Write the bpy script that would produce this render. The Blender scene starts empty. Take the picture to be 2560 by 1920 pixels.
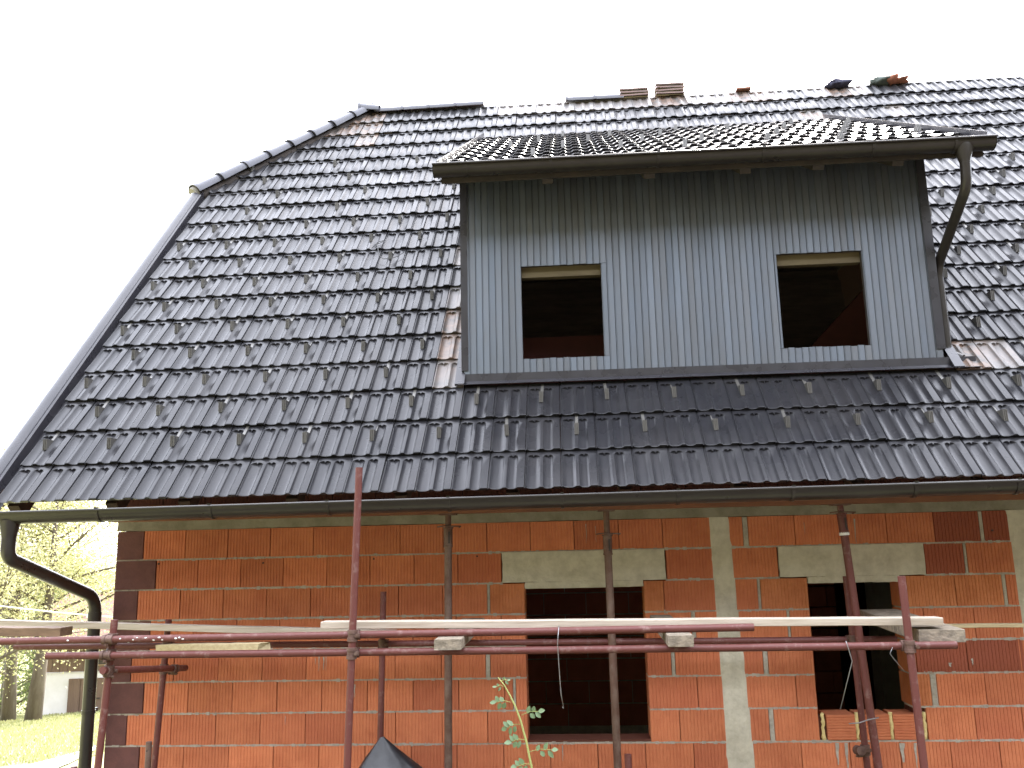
import bpy, math, random
from mathutils import Vector, Matrix
random.seed(7)
R = math.radians
sc = bpy.context.scene
col = sc.collection

# ------------------------------------------------------------------ camera
CX, CY, CZ = 3.1794, -7.3815, -0.0103
YAW, PITCH, ROLL, FPX = -0.069959, 0.190117, -0.02188, 2190.342
PW, PH = 2560.0, 1920.0
cF = Vector((math.sin(YAW)*math.cos(PITCH), math.cos(YAW)*math.cos(PITCH), math.sin(PITCH)))
_r0 = Vector((math.cos(YAW), -math.sin(YAW), 0)); _u0 = _r0.cross(cF)
cR = math.cos(ROLL)*_r0 + math.sin(ROLL)*_u0
cU = -math.sin(ROLL)*_r0 + math.cos(ROLL)*_u0
cam = bpy.data.cameras.new('camera'); camo = bpy.data.objects.new('camera', cam); col.objects.link(camo)
cam.sensor_width = 36.0; cam.lens = FPX/PW*36.0; cam.clip_start = 0.05; cam.clip_end = 3000
m = Matrix((cR, cU, -cF)).transposed().to_4x4(); m.translation = (CX, CY, CZ); camo.matrix_world = m
sc.camera = camo

# ------------------------------------------------------------------ sky, sun, exposure
SUN_EL, SUN_AZ = R(39), R(168)          # behind the house: azimuth from the facade's outward normal, towards the right
world = bpy.data.worlds.new('World'); sc.world = world; world.use_nodes = True
wn = world.node_tree; wn.nodes.clear()
sky = wn.nodes.new('ShaderNodeTexSky'); sky.sky_type = 'NISHITA'; sky.sun_disc = False
sky.sun_elevation = SUN_EL
sdir = Vector((math.sin(SUN_AZ)*math.cos(SUN_EL), -math.cos(SUN_AZ)*math.cos(SUN_EL), math.sin(SUN_EL)))
sky.sun_rotation = math.atan2(sdir.x, sdir.y)
sky.air_density = 1.0; sky.dust_density = 3.0; sky.ozone_density = 1.0
bg = wn.nodes.new('ShaderNodeBackground'); bg.inputs[1].default_value = 0.12
cl = wn.nodes.new('ShaderNodeMix'); cl.data_type = 'RGBA'; cl.inputs['Factor'].default_value = 0.55
cl.inputs['B'].default_value = (11.5, 11.7, 12.6, 1)       # even veil of bright cloud
wo = wn.nodes.new('ShaderNodeOutputWorld')
wn.links.new(sky.outputs[0], cl.inputs['A']); wn.links.new(cl.outputs['Result'], bg.inputs[0]); wn.links.new(bg.outputs[0], wo.inputs[0])
sl = bpy.data.lights.new('sun', 'SUN'); sl.energy = 2.2; sl.angle = R(0.6); sl.color = (1.0, 0.95, 0.87)
so = bpy.data.objects.new('sun', sl); col.objects.link(so)
so.rotation_euler = (-sdir).to_track_quat('-Z', 'Y').to_euler(); so.location = (0, -10, 20)
sc.view_settings.view_transform = 'Standard'; sc.view_settings.look = 'None'
sc.view_settings.gamma = 1.0; sc.view_settings.use_curve_mapping = False
sc.view_settings.exposure = 2.85

# ------------------------------------------------------------------ pixel helpers (photo pixels, 2560 wide)
def ray(u, v): return cF + cR*((u-PW/2)/FPX) - cU*((v-PH/2)/FPX)
def pxy(u, v, Y):
    d = ray(u, v); return Vector((CX, CY, CZ)) + d*((Y-CY)/d.y)
K = 2560.0/2212.0
def dp(x, y, Y): return pxy(x*K, y*K, Y)                 # pixel of the 2212-wide view
def c1(x, y, Y): return pxy(x/2.1826, 1160+y/2.1826, Y)
def c2(x, y, Y): return pxy(800+x/2.1826, 1160+y/2.1826, Y)
def c3(x, y, Y): return pxy(1700+x/2.1826, 1160+y/2.1826, Y)
def c6(x, y, Y): return pxy(x/3.7712, 1480+y/3.7712, Y)

# ------------------------------------------------------------------ mesh + object helpers
class MB:
    def __init__(s): s.v = []; s.f = []
    def add(s, vs, fs):
        o = len(s.v); s.v += [tuple(p) for p in vs]; s.f += [tuple(i+o for i in f) for f in fs]; return s
    def box(s, a, b):
        (x0, y0, z0), (x1, y1, z1) = a, b
        return s.add([(x0,y0,z0),(x1,y0,z0),(x1,y1,z0),(x0,y1,z0),(x0,y0,z1),(x1,y0,z1),(x1,y1,z1),(x0,y1,z1)],
                     [(0,3,2,1),(4,5,6,7),(0,1,5,4),(1,2,6,5),(2,3,7,6),(3,0,4,7)])
    def obox(s, c, ax, ay, az):       # oriented box: centre + half-axes
        c = Vector(c); vs = []
        for k in (-1, 1):
            for p, q in ((-1,-1),(1,-1),(1,1),(-1,1)): vs.append(c + p*ax + q*ay + k*az)
        return s.add(vs, [(0,3,2,1),(4,5,6,7),(0,1,5,4),(1,2,6,5),(2,3,7,6),(3,0,4,7)])
    def beam(s, a, b, w, h, up=(0,0,1)):  # square bar between two points
        a = Vector(a); b = Vector(b); d = (b-a); n = d.normalized(); sx = n.cross(Vector(up)).normalized(); sz = sx.cross(n)
        return s.obox((a+b)/2, sx*w/2, d/2, sz*h/2)
    def sweep(s, pts, rad, seg=12, caps=True, radii=None):
        pts = [Vector(p) for p in pts]; n = len(pts); o = len(s.v); ref = None
        for i, p in enumerate(pts):
            t = (pts[min(i+1, n-1)] - pts[max(i-1, 0)]).normalized()
            if ref is None:
                ref = t.cross(Vector((0,0,1)))
                if ref.length < 1e-3: ref = t.cross(Vector((1,0,0)))
            ref = (ref - t*ref.dot(t)).normalized(); bi = t.cross(ref)
            r = radii[i] if radii else rad
            for k in range(seg):
                a = 2*math.pi*k/seg; s.v.append(tuple(p + (ref*math.cos(a) + bi*math.sin(a))*r))
        for i in range(n-1):
            for k in range(seg):
                k2 = (k+1) % seg; s.f.append((o+i*seg+k, o+i*seg+k2, o+(i+1)*seg+k2, o+(i+1)*seg+k))
        if caps:
            s.f.append(tuple(o+k for k in range(seg-1, -1, -1))); s.f.append(tuple(o+(n-1)*seg+k for k in range(seg)))
        return s
    def pipe(s, a, b, r, ri, seg=16, deep=0.12):   # hollow tube with open ends
        a = Vector(a); b = Vector(b); d = (b-a).normalized()
        return s.sweep([a+d*deep, a, a+d*1e-4, b-d*1e-4, b, b-d*deep], r, seg, True, [ri, ri, r, r, ri, ri])
    def build(s, name, mat, parent=None, smooth=False):
        me = bpy.data.meshes.new(name); me.from_pydata(s.v, [], s.f); me.update()
        return mo(name, me, mat, parent, smooth)
def mo(name, me, mat, parent=None, smooth=False):
    if mat is not None and len(me.materials) == 0: me.materials.append(mat)
    if smooth: me.polygons.foreach_set('use_smooth', [True]*len(me.polygons)); me.update()
    if smooth == 'angle': me.set_sharp_from_angle(angle=R(38))
    o = bpy.data.objects.new(name, me); col.objects.link(o)
    if parent is not None: o.parent = parent
    return o
def inst(name, me, parent, mw=None, loc=None):
    o = bpy.data.objects.new(name, me); col.objects.link(o); o.parent = parent
    if mw is not None: o.matrix_basis = mw
    if loc is not None: o.location = loc
    return o
def tag(o, label, cat, group=None, kind=None):
    if label: o['label'] = label
    if cat: o['category'] = cat
    if group: o['group'] = group
    if kind: o['kind'] = kind
    return o
def empty(name, label=None, cat=None, loc=(0,0,0), parent=None, group=None):
    o = bpy.data.objects.new(name, None); col.objects.link(o); o.location = loc; o.empty_display_size = 0.2
    if parent: o.parent = parent
    if label: tag(o, label, cat, group)
    return o

# ------------------------------------------------------------------ materials
def mat(name, base, rough=0.6, metal=0.0, spec=0.5, var=None, vscale=3.0, vamt=0.5, rvar=0.0, bump=0.0, bscale=60.0,
        rnd=0.0, tint=None, ior=1.5, stretch=(1,1,1), vlo=0.4, vhi=0.65, world_space=False, coat=0.0, sheen=0.0):
    M = bpy.data.materials.new(name); M.use_nodes = True; nt = M.node_tree; N = nt.nodes; L = nt.links
    b = N['Principled BSDF']; b.inputs['Roughness'].default_value = rough; b.inputs['Metallic'].default_value = metal
    b.inputs['Specular IOR Level'].default_value = spec; b.inputs['IOR'].default_value = ior
    b.inputs['Coat Weight'].default_value = coat
    b.inputs['Sheen Weight'].default_value = sheen; b.inputs['Sheen Roughness'].default_value = 0.45
    tc = N.new('ShaderNodeTexCoord'); oi = N.new('ShaderNodeObjectInfo'); geo = N.new('ShaderNodeNewGeometry')
    mp = N.new('ShaderNodeMapping'); mp.inputs['Scale'].default_value = stretch
    ad = N.new('ShaderNodeVectorMath'); ad.operation = 'ADD'
    mu = N.new('ShaderNodeMath'); mu.operation = 'MULTIPLY'; mu.inputs[1].default_value = 37.0
    L.new(oi.outputs['Random'], mu.inputs[0])
    L.new(geo.outputs['Position'] if world_space else tc.outputs['Object'], ad.inputs[0])
    if not world_space: L.new(mu.outputs[0], ad.inputs[1])
    L.new(ad.outputs[0], mp.inputs[0]); vec = mp.outputs[0]
    colr = None
    rgb = N.new('ShaderNodeRGB'); rgb.outputs[0].default_value = (*base, 1); colr = rgb.outputs[0]
    if var is not None:
        no = N.new('ShaderNodeTexNoise'); no.inputs['Scale'].default_value = vscale; no.inputs['Detail'].default_value = 6; no.inputs['Roughness'].default_value = 0.65
        L.new(vec, no.inputs['Vector'])
        mr = N.new('ShaderNodeMapRange'); mr.inputs['From Min'].default_value = vlo; mr.inputs['From Max'].default_value = vhi; mr.inputs['To Max'].default_value = vamt
        L.new(no.outputs['Fac'], mr.inputs['Value'])
        mx = N.new('ShaderNodeMix'); mx.data_type = 'RGBA'; mx.inputs['B'].default_value = (*var, 1)
        L.new(mr.outputs[0], mx.inputs['Factor']); L.new(colr, mx.inputs['A']); colr = mx.outputs['Result']
    if rnd > 0:
        hs = N.new('ShaderNodeHueSaturation'); r2 = N.new('ShaderNodeMapRange'); r2.inputs['To Min'].default_value = 1-rnd; r2.inputs['To Max'].default_value = 1+rnd
        L.new(oi.outputs['Random'], r2.inputs['Value']); L.new(r2.outputs[0], hs.inputs['Value']); L.new(colr, hs.inputs['Color']); colr = hs.outputs[0]
    if tint is not None:   # a second per-object colour, picked by another random
        wnn = N.new('ShaderNodeTexWhiteNoise'); wnn.noise_dimensions = '1D'; L.new(mu.outputs[0], wnn.inputs['W'])
        t2 = N.new('ShaderNodeMapRange'); t2.inputs['From Min'].default_value = 0.55; t2.inputs['To Max'].default_value = 0.55
        L.new(wnn.outputs['Value'], t2.inputs['Value'])
        mx = N.new('ShaderNodeMix'); mx.data_type = 'RGBA'; mx.inputs['B'].default_value = (*tint, 1)
        L.new(t2.outputs[0], mx.inputs['Factor']); L.new(colr, mx.inputs['A']); colr = mx.outputs['Result']
    L.new(colr, b.inputs['Base Color'])
    if rvar > 0:
        n2 = N.new('ShaderNodeTexNoise'); n2.inputs['Scale'].default_value = vscale*2.3; n2.inputs['Detail'].default_value = 5
        L.new(vec, n2.inputs['Vector'])
        m2 = N.new('ShaderNodeMapRange'); m2.inputs['From Min'].default_value = 0.3; m2.inputs['From Max'].default_value = 0.7
        m2.inputs['To Min'].default_value = max(0.02, rough-rvar); m2.inputs['To Max'].default_value = min(1, rough+rvar)
        L.new(n2.outputs['Fac'], m2.inputs['Value']); L.new(m2.outputs[0], b.inputs['Roughness'])
    if bump > 0:
        n3 = N.new('ShaderNodeTexNoise'); n3.inputs['Scale'].default_value = bscale; n3.inputs['Detail'].default_value = 4
        L.new(vec, n3.inputs['Vector'])
        bp = N.new('ShaderNodeBump'); bp.inputs['Strength'].default_value = bump; bp.inputs['Distance'].default_value = 0.01
        L.new(n3.outputs['Fac'], bp.inputs['Height']); L.new(bp.outputs[0], b.inputs['Normal'])
    M['out'] = 1
    return M
T = {}
T['tile'] = mat('engobed_clay', (0.017,0.017,0.020), 0.29, spec=0.31, ior=1.42, var=(0.036,0.034,0.035), vscale=1.6, vamt=0.7, rvar=0.07, vlo=0.4, vhi=0.75, world_space=True, sheen=0.06)
T['tile_dusty'] = mat('dusty_clay', (0.065,0.058,0.052), 0.42, var=(0.20,0.125,0.085), vscale=9, vamt=0.65, bump=0.1, bscale=40, vlo=0.42, vhi=0.6, world_space=True)
T['tile_pale'] = mat('cement_dusted_clay', (0.075,0.07,0.067), 0.42, var=(0.17,0.125,0.10), vscale=6, vamt=0.6, world_space=True, sheen=.3)
T['brick'] = mat('hollow_clay_block', (0.60,0.205,0.095), 0.85, spec=0.25, var=(0.47,0.14,0.065), vscale=5, vamt=0.7, rnd=0.12, tint=(0.42,0.118,0.062), bump=0.25, bscale=90)
T['brick_pale'] = mat('pale_clay_block', (0.60,0.22,0.095), 0.85, spec=0.25, var=(0.42,0.13,0.05), vscale=5, vamt=0.7, rnd=0.08, bump=0.25, bscale=90)
T['brick_dark'] = mat('dark_clay_block', (0.30,0.085,0.048), 0.85, spec=0.25, var=(0.30,0.08,0.04), vscale=4, vamt=0.6, rnd=0.1, bump=0.25, bscale=90)
T['brick_corner'] = mat('smooth_end_block', (0.150,0.066,0.056), 0.8, spec=0.25, var=(0.11,0.05,0.045), vscale=9, vamt=0.8, rnd=0.1, bump=0.3, bscale=50)
T['core'] = mat('block_core', (0.12,0.045,0.03), 0.95, spec=0.1)
T['mortar'] = mat('mortar', (0.45,0.405,0.335), 0.95, spec=0.1, var=(0.29,0.26,0.215), vscale=14, vamt=0.8, bump=0.8, bscale=45, world_space=True)
T['concrete'] = mat('raw_concrete', (0.60,0.555,0.445), 0.9, spec=0.2, var=(0.33,0.295,0.22), vscale=7, vamt=0.85, bump=0.9, bscale=22, vlo=.40, vhi=.80, world_space=True)
T['ring'] = mat('formed_concrete', (0.30,0.275,0.21), 0.9, spec=0.2, var=(0.19,0.17,0.12), vscale=4.5, vamt=0.9, bump=0.6, bscale=30, world_space=True)
T['gutter'] = mat('brown_coated_steel', (0.024,0.020,0.017), 0.33, spec=0.5, metal=0.0, var=(0.036,0.031,0.026), vscale=4, vamt=0.5, rvar=0.06)
T['flash'] = mat('anthracite_flashing', (0.028,0.027,0.032), 0.3, spec=0.5, var=(0.038,0.036,0.04), vscale=3, vamt=0.6, rvar=0.08)
T['panel'] = mat('coated_steel_lamella', (0.155,0.178,0.21), 0.5, spec=0.6, metal=0.85, var=(0.15,0.15,0.15), vscale=1.5, vamt=0.6, rvar=0.07, rnd=0.10, stretch=(1,1,0.4))
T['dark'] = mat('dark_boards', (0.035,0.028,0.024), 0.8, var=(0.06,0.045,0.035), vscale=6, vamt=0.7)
T['rafter'] = mat('stained_rafter', (0.055,0.030,0.022), 0.8, var=(0.035,0.02,0.015), vscale=6, vamt=0.8, stretch=(1,0.2,1))
T['guard'] = mat('snow_guard_steel', (0.105,0.10,0.09), 0.45, spec=0.5, metal=0.2, rnd=0.12)
T['tube'] = mat('red_oxide_tube', (0.125,0.038,0.032), 0.5, spec=0.4, var=(0.25,0.16,0.14), vscale=16, vamt=0.7, rvar=0.12, bump=0.15, bscale=70, vlo=0.56, vhi=0.72, world_space=True)
T['rust'] = mat('rusty_steel', (0.115,0.060,0.042), 0.7, metal=0.2, var=(0.20,0.14,0.11), vscale=9, vamt=0.8, bump=0.25, bscale=60, world_space=True)
T['coupler'] = mat('worn_coupler_steel', (0.16,0.095,0.075), 0.6, metal=0.3, var=(0.085,0.045,0.035), vscale=22, vamt=0.9, bump=0.3, bscale=80, world_space=True)
T['wood'] = mat('pale_sawn_wood', (0.50,0.435,0.35), 0.75, spec=0.3, var=(0.33,0.265,0.20), vscale=4, vamt=0.8, stretch=(0.5,7,9), bump=0.2, bscale=20)
T['wood_yellow'] = mat('fresh_sawn_wood', (0.45,0.37,0.22), 0.75, spec=0.3, var=(0.32,0.24,0.13), vscale=5, vamt=0.8, stretch=(0.5,7,9), bump=0.2, bscale=20)
T['wood_grey'] = mat('weathered_wood', (0.30,0.25,0.19), 0.85, spec=0.2, var=(0.13,0.11,0.085), vscale=8, vamt=0.9, stretch=(2,4,3), bump=0.5, bscale=25)
T['wood_brown'] = mat('brown_old_wood', (0.20,0.125,0.075), 0.8, var=(0.11,0.065,0.04), vscale=5, vamt=0.8, stretch=(1,5,5))
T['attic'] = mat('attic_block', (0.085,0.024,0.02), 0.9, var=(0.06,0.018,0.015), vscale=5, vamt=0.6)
T['header'] = mat('old_header_timber', (0.125,0.098,0.048), 0.8, var=(0.08,0.06,0.03), vscale=4, vamt=0.8, stretch=(0.5,6,6))
T['foam'] = mat('expanding_foam', (0.72,0.58,0.26), 0.8, bump=0.8, bscale=60, var=(0.62,0.47,0.18), vscale=20, vamt=0.7)
T['wire'] = mat('tie_wire', (0.30,0.30,0.30), 0.4, metal=0.7)
T['old_wire'] = mat('dull_old_wire', (0.07,0.07,0.068), 0.6, metal=0.4)
T['tarp'] = mat('black_plastic_sheet', (0.012,0.012,0.014), 0.32, spec=0.6, bump=0.5, bscale=9, var=(0.03,0.03,0.034), vscale=10, vamt=0.5)
T['paint'] = mat('white_paint_splash', (0.75,0.74,0.72), 0.6)

# ------------------------------------------------------------------ ground
def gh(x, y):
    h = -2.75
    if y < -2: t = min(1, (-2-y)/5.0); h += 1.12*t*t*(3-2*t)
    al = (x+3.0)*-0.5 + y*0.866
    if al > 0: h -= 0.122*(math.sqrt(min(al, 60)**2+9)-3)
    return h
def grid_mesh(name, xs, ys, f, m, smooth=True):
    b = MB(); b.v = [(x, y, f(x, y)) for y in ys for x in xs]; nx = len(xs)
    b.f = [(j*nx+i, j*nx+i+1, (j+1)*nx+i+1, (j+1)*nx+i) for j in range(len(ys)-1) for i in range(nx-1)]
    return b.build(name, m, None, smooth)
T['ground'] = mat('mown_grass_ground', (0.21,0.22,0.10), 0.95, spec=0.1, var=(0.31,0.29,0.15), vscale=0.5, vamt=0.9, bump=0.8, bscale=3, world_space=True)
def gr(a, b, n): return [a+(b-a)*i/n for i in range(n+1)]
xs = [-900,-500,-250,-150,-100] + gr(-70, 20, 60) + [30,50,90,160,300,600,900]
ys = [-900,-500,-250,-120,-60,-30] + gr(-20, 70, 60) + [80,100,150,250,500,900]
g = grid_mesh('ground', xs, ys, gh, T['ground']); tag(g, None, None, kind='structure')
# unseen wooded slope added behind the camera to block low sky light
T['added_forest'] = mat('added_forest_slope', (0.030,0.034,0.022), 0.95, spec=0.1, var=(0.06,0.044,0.028), vscale=0.12, vamt=0.9, bump=1.0, bscale=0.5, world_space=True)
hb = MB(); na, nr = 72, 16; rh = random.Random(5)
for k in range(nr+1):
    for i in range(na+1):
        a = R(-205 + 230*i/na); r = 26+62*k/nr; t = k/nr
        z = gh(3+r*math.cos(a)*.4, -10) - 1.0 + 56*(t*t*(3-2*t))*(.88+.12*math.sin(3.1*a+1))*min(1, min(i, na-i)/10) + (rh.uniform(-1.6, 1.6)*t)
        hb.v.append((3+r*math.cos(a), -4+r*math.sin(a), z))
hb.f = [(k*(na+1)+i, (k+1)*(na+1)+i, (k+1)*(na+1)+i+1, k*(na+1)+i+1) for k in range(nr) for i in range(na)]
hl = hb.build('added_hill', T['added_forest'], None, False); tag(hl, None, None, kind='structure')
T['path'] = mat('pale_gravel_path', (0.62,0.60,0.56), 0.95, spec=0.1, var=(0.48,0.46,0.42), vscale=6, vamt=0.7, bump=0.6, bscale=30, world_space=True)
def gpix(u, v):                     # where a photo pixel's ray meets the ground
    d = ray(u, v).normalized(); t = 5.0
    for _ in range(4000):
        p = Vector((CX, CY, CZ))+d*t
        if p.z <= gh(p.x, p.y): return p
        t += .02
    return p
pb = MB()
for u6, v6 in ((1100,1395),(830,1490),(600,1556),(400,1612),(200,1672),(60,1720)):
    p = gpix(u6/3.7712, 1480+v6/3.7712)
    for w_ in (0, 2.5, 6.0): X_, Y_ = p.x+w_*.35, p.y-w_*.94; pb.v.append((X_, Y_, gh(X_, Y_)+.03))
pb.f = [(i*3+k+1, i*3+k, i*3+k+3, i*3+k+4) for i in range(5) for k in range(2)]
pth = pb.build('gravel_path', T['path'], None, True); tag(pth, None, None, kind='structure')

T['soil'] = mat('dark_yard_soil', (0.062,0.052,0.045), 0.95, spec=0.1, var=(0.09,0.077,0.066), vscale=1.2, vamt=0.9, bump=0.8, bscale=8, world_space=True)
yd = grid_mesh('yard', gr(-3.0, 33, 36), gr(-38, .02, 48), lambda x, y: gh(x, y)+.012, T['soil']); tag(yd, None, None, kind='structure')  # unseen soil sheet, added dark and wide to cut light bounced onto the front

# ================================================================== HOUSE
house = empty('house', 'unfinished orange clay block house with dark tiled roof and metal clad dormer', 'house', (0, 0, -2.75))
HZ = Matrix.Translation((0, 0, 2.75))     # parts are modelled in world metres; house origin sits on its base
def hpart(o):
    o.parent = house; o.matrix_parent_inverse = Matrix.Identity(4); o.location = (0, 0, 2.75); return o

# ---- wall core
WX0, WX1 = -0.77, 11.5
w1 = (2.73, 3.70, -1.48, -0.30); w2 = (5.01, 5.735, -1.305, -0.308)
b = MB()
YB = 0.25
zt, zb = 0.20, -2.75
for (xa, xb, za, zc) in [(WX0+.01, w1[0]-.02, zb, zt), (w1[1]+.02, w2[0]-.02, zb, zt), (w2[1]+.02, WX1, zb, zt),
                         (w1[0]-.02, w1[1]+.02, zb, w1[2]-.02), (w1[0]-.02, w1[1]+.02, w1[3]+.02, zt),
                         (w2[0]-.02, w2[1]+.02, zb, w2[2]-.03), (w2[0]-.02, w2[1]+.02, w2[3]+.02, zt)]:
    b.box((xa, 0.03, za), (xb, YB-.003, zc))
for xa, xb in ((WX0+.01, WX0+.24), (WX1-.25, WX1)):          # gable end walls under the slopes
    gp = [(YB-.003, zb), (YB-.003, 1.3), (2.35, 3.75), (5.75, 3.75), (8.0, 1.2), (8.0, zb)]
    o_ = len(b.v); b.v += [(xa, y, z) for y, z in gp]+[(xb, y, z) for y, z in gp]
    b.f += [tuple(o_+i for i in range(5, -1, -1)), tuple(o_+6+i for i in range(6))]+[(o_+i, o_+(i+1) % 6, o_+6+(i+1) % 6, o_+6+i) for i in range(6)]
b.box((WX0+.24, 7.75, zb), (WX1-.25, 8.0, 0.6))
wall = hpart(b.build('wall', T['core']))

# ---- blocks with vertical ribs (real grooves)
BH = 0.238
_bc = {}
def brick_mesh(w, kind, h=BH, depth=0.246):
    key = (round(w, 3), kind, round(h, 3))
    if key in _bc: return _bc[key]
    w = w-0.005; prof = [(0, 0.004), (0.003, 0)]
    if kind != 'brick_corner' and kind != 'flat':
        n = max(1, int(round(w/0.0265))); p = w/n
        for i in range(1, n): c = p*i; prof += [(c-.0042, 0), (c-.0016, .0036), (c+.0016, .0036), (c+.0042, 0)]
    prof += [(w-.003, 0), (w, .004)]
    n = len(prof); bb = MB()
    for z in (0, h):
        bb.v += [(x, y, z) for x, y in prof]
        bb.v += [(w, depth, z), (0, depth, z)]
    t = n+2
    for i in range(t): bb.f.append((i, (i+1) % t, t+(i+1) % t, t+i))
    bb.f.append(tuple(range(t-1, -1, -1))); bb.f.append(tuple(range(t, 2*t)))
    me = bpy.data.meshes.new('brick'); me.from_pydata(bb.v, [], bb.f); me.update()
    me.materials.append(T[kind if kind in T else 'brick']); _bc[key] = me; return me
def lay(x0, x1, z, kind='brick', h=BH, y=0.0, parent=wall):
    o = inst('brick', brick_mesh(x1-x0, kind, h), parent, loc=(x0+.0025, y+random.uniform(-.0025, .0025), z))
    o.rotation_euler = (0, random.uniform(-.003, .003), random.uniform(-.004, .004)); return o
def run(x0, x1, step=0.374, first=None):
    out = [x0]; x = x0+(first or step)
    while x < x1-0.06: out.append(x); x += step
    out.append(x1); return out
def seq(js): return [(js[i], js[i+1]) for i in range(len(js)-1)]
def colX(z):     # edges of the concrete tie column
    t = (0.24-z)/1.94; return 4.252+.030*t, 4.422+.083*t
def col2X(z):
    t = (0.24-z)/1.94; return 6.614+.030*t, 6.83+.06*t
rows = {
 0: [(-.531,-.163,.208,.578,.95,1.32,1.692,2.056,2.423,2.786,3.15,3.517,3.876,4.205), (4.43,4.529), (4.569,4.944,5.311,5.672,6.044,6.40), (6.428,6.60)],
 1: [(-.411,-.045,.328,.696,1.07,1.438,1.811,2.178,2.541), (3.892,4.222), (4.447,4.79), (5.945,6.253), (6.274,6.60)],
 2: [(-.557,-.186,.186,.559,.935,1.307,1.679,2.05,2.42), (2.440,2.73), (3.70,3.862,4.225), (4.467,4.613), (4.634,5.01), (5.735,5.782,6.156,6.521), (6.549,6.61)],
 3: [(-.435,-.06,.31,.678,1.05,1.425,1.80,2.16,2.53,2.73), (3.70,4.072), (4.101,4.235), (4.493,4.829), (4.848,5.01), (5.735,5.889,6.274,6.61)],
 4: [(-.579,-.213,.167,.54,.911,1.282,1.653,2.034,2.399), (2.434,2.73), (3.70,3.893), (3.922,4.237), (4.50,4.617), (4.653,5.01), (5.735,5.798,6.188,6.547), (6.581,6.62)],
 5: [(-.459,-.08,.296,.671,1.046,1.424,1.802,2.175,2.548,2.618), (2.638,2.73), (3.70,4.087,4.245), (4.522,4.855,5.01), (5.735,5.889), (5.933,6.298,6.62)],
 6: [(-.591,-.213,.163,.537,.914,1.286,1.658,2.039,2.406,2.73), (3.70,3.933,4.25), (4.545,4.629), (4.665,5.01), (5.83,6.193,6.547,6.62)],
 7: [(-.47,-.096,.281,.654,1.032,1.41,1.786,2.156,2.532,2.904,3.279,3.653,4.03,4.26), (4.515,4.858,5.227,5.607,5.984,6.351,6.62)],
 8: [tuple(run(-.60, 4.26)), tuple(run(4.515, 6.62, .374, .25))],
 9: [tuple(run(-.46, 4.26)), tuple(run(4.515, 6.62))],
}
pale = {(2,2.440),(4,5.735),(2,3.70),(2,4.634),(0,4.43),(5,5.735),(2,5.782),(2,6.156)}
darkb = {(1,5.945),(0,6.044),(0,6.428),(4,6.188),(4,5.798)}
for r, segs in rows.items():
    z = -.25*r
    for fx_ in (colX, col2X):
        for k_, sg in enumerate(segs):
            e0, e1 = fx_(z+.12)
            if 0 < e0-sg[-1] < .09 or abs(e0-sg[-1]) < .03: segs[k_] = sg[:-1]+(e0+.012,)
            sg = segs[k_]
            if abs(sg[0]-e1) < .06: segs[k_] = (e1-.012,)+sg[1:]
    cx0 = WX0; first = segs[0][0]
    lay(cx0, first, z, 'brick_corner', y=-.002)
    for s in segs:
        for a, c in seq(s):
            kd = 'brick_pale' if any(r == q and abs(a-x) < .01 for q, x in pale) else 'brick_dark' if any(r == q and abs(a-x) < .01 for q, x in darkb) else 'brick'
            lay(a, c, z, kd)
    x = run(col2X(z+.12)[1]-.012, 9.2, .374, .374 if r % 2 else .2)
    for a, c in seq(x): lay(a, c, z)
# course above the ring beam, seen in the gap over the gutter
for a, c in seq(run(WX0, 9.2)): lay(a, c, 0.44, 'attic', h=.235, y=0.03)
# bed joints and wide vertical joints
def holes(z0):
    hs = []
    for w in (w1, w2):
        if w[2]-.02 < z0 < w[3]+.05: hs.append((w[0]-.003, w[1]+.003))
    return hs
for r in range(0, 11):
    zc = -.25*r-.006; bb = MB(); xa = WX0+.004
    hs = [(2.549, 3.884), (4.797, 5.94)] if r == 1 else holes(zc)
    for fx_ in (colX, col2X): e0, e1 = fx_(zc); hs = hs+[(e0+.006, e1-.006)]
    xsg = gr(xa, 9.2, 330)
    def flush():
        global bb
        if bb.v: bb.build('mortar_joint', T['mortar'], wall)
        bb = MB()
    for i in range(330):
        x0, x1 = xsg[i], xsg[i+1]; brk = False
        for h0, h1 in hs:
            if x0 < h0 < x1: x1 = h0; brk = True
            elif x0 < h1 < x1: x0 = h1
        if any(x1 > h0+1e-6 and x0 < h1-1e-6 for h0, h1 in hs): flush(); continue
        yy = random.uniform(-.003, .006); th = random.uniform(.006, .0095)+(random.random()**4)*.006
        bb.box((x0, yy, zc-th), (x1+1e-4, 0.2, zc+th))
    flush()
    if r in rows:
        segs = rows[r]
        for s0, s1 in zip(segs[:-1], segs[1:]):
            g0, g1 = s0[-1], s1[0]
            if 0 < g1-g0 < .06: MB().box((g0+.001, .003, -.25*r+.002), (g1-.001, .2, -.25*r+BH-.003)).build('mortar_joint', T['mortar'], wall)
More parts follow.
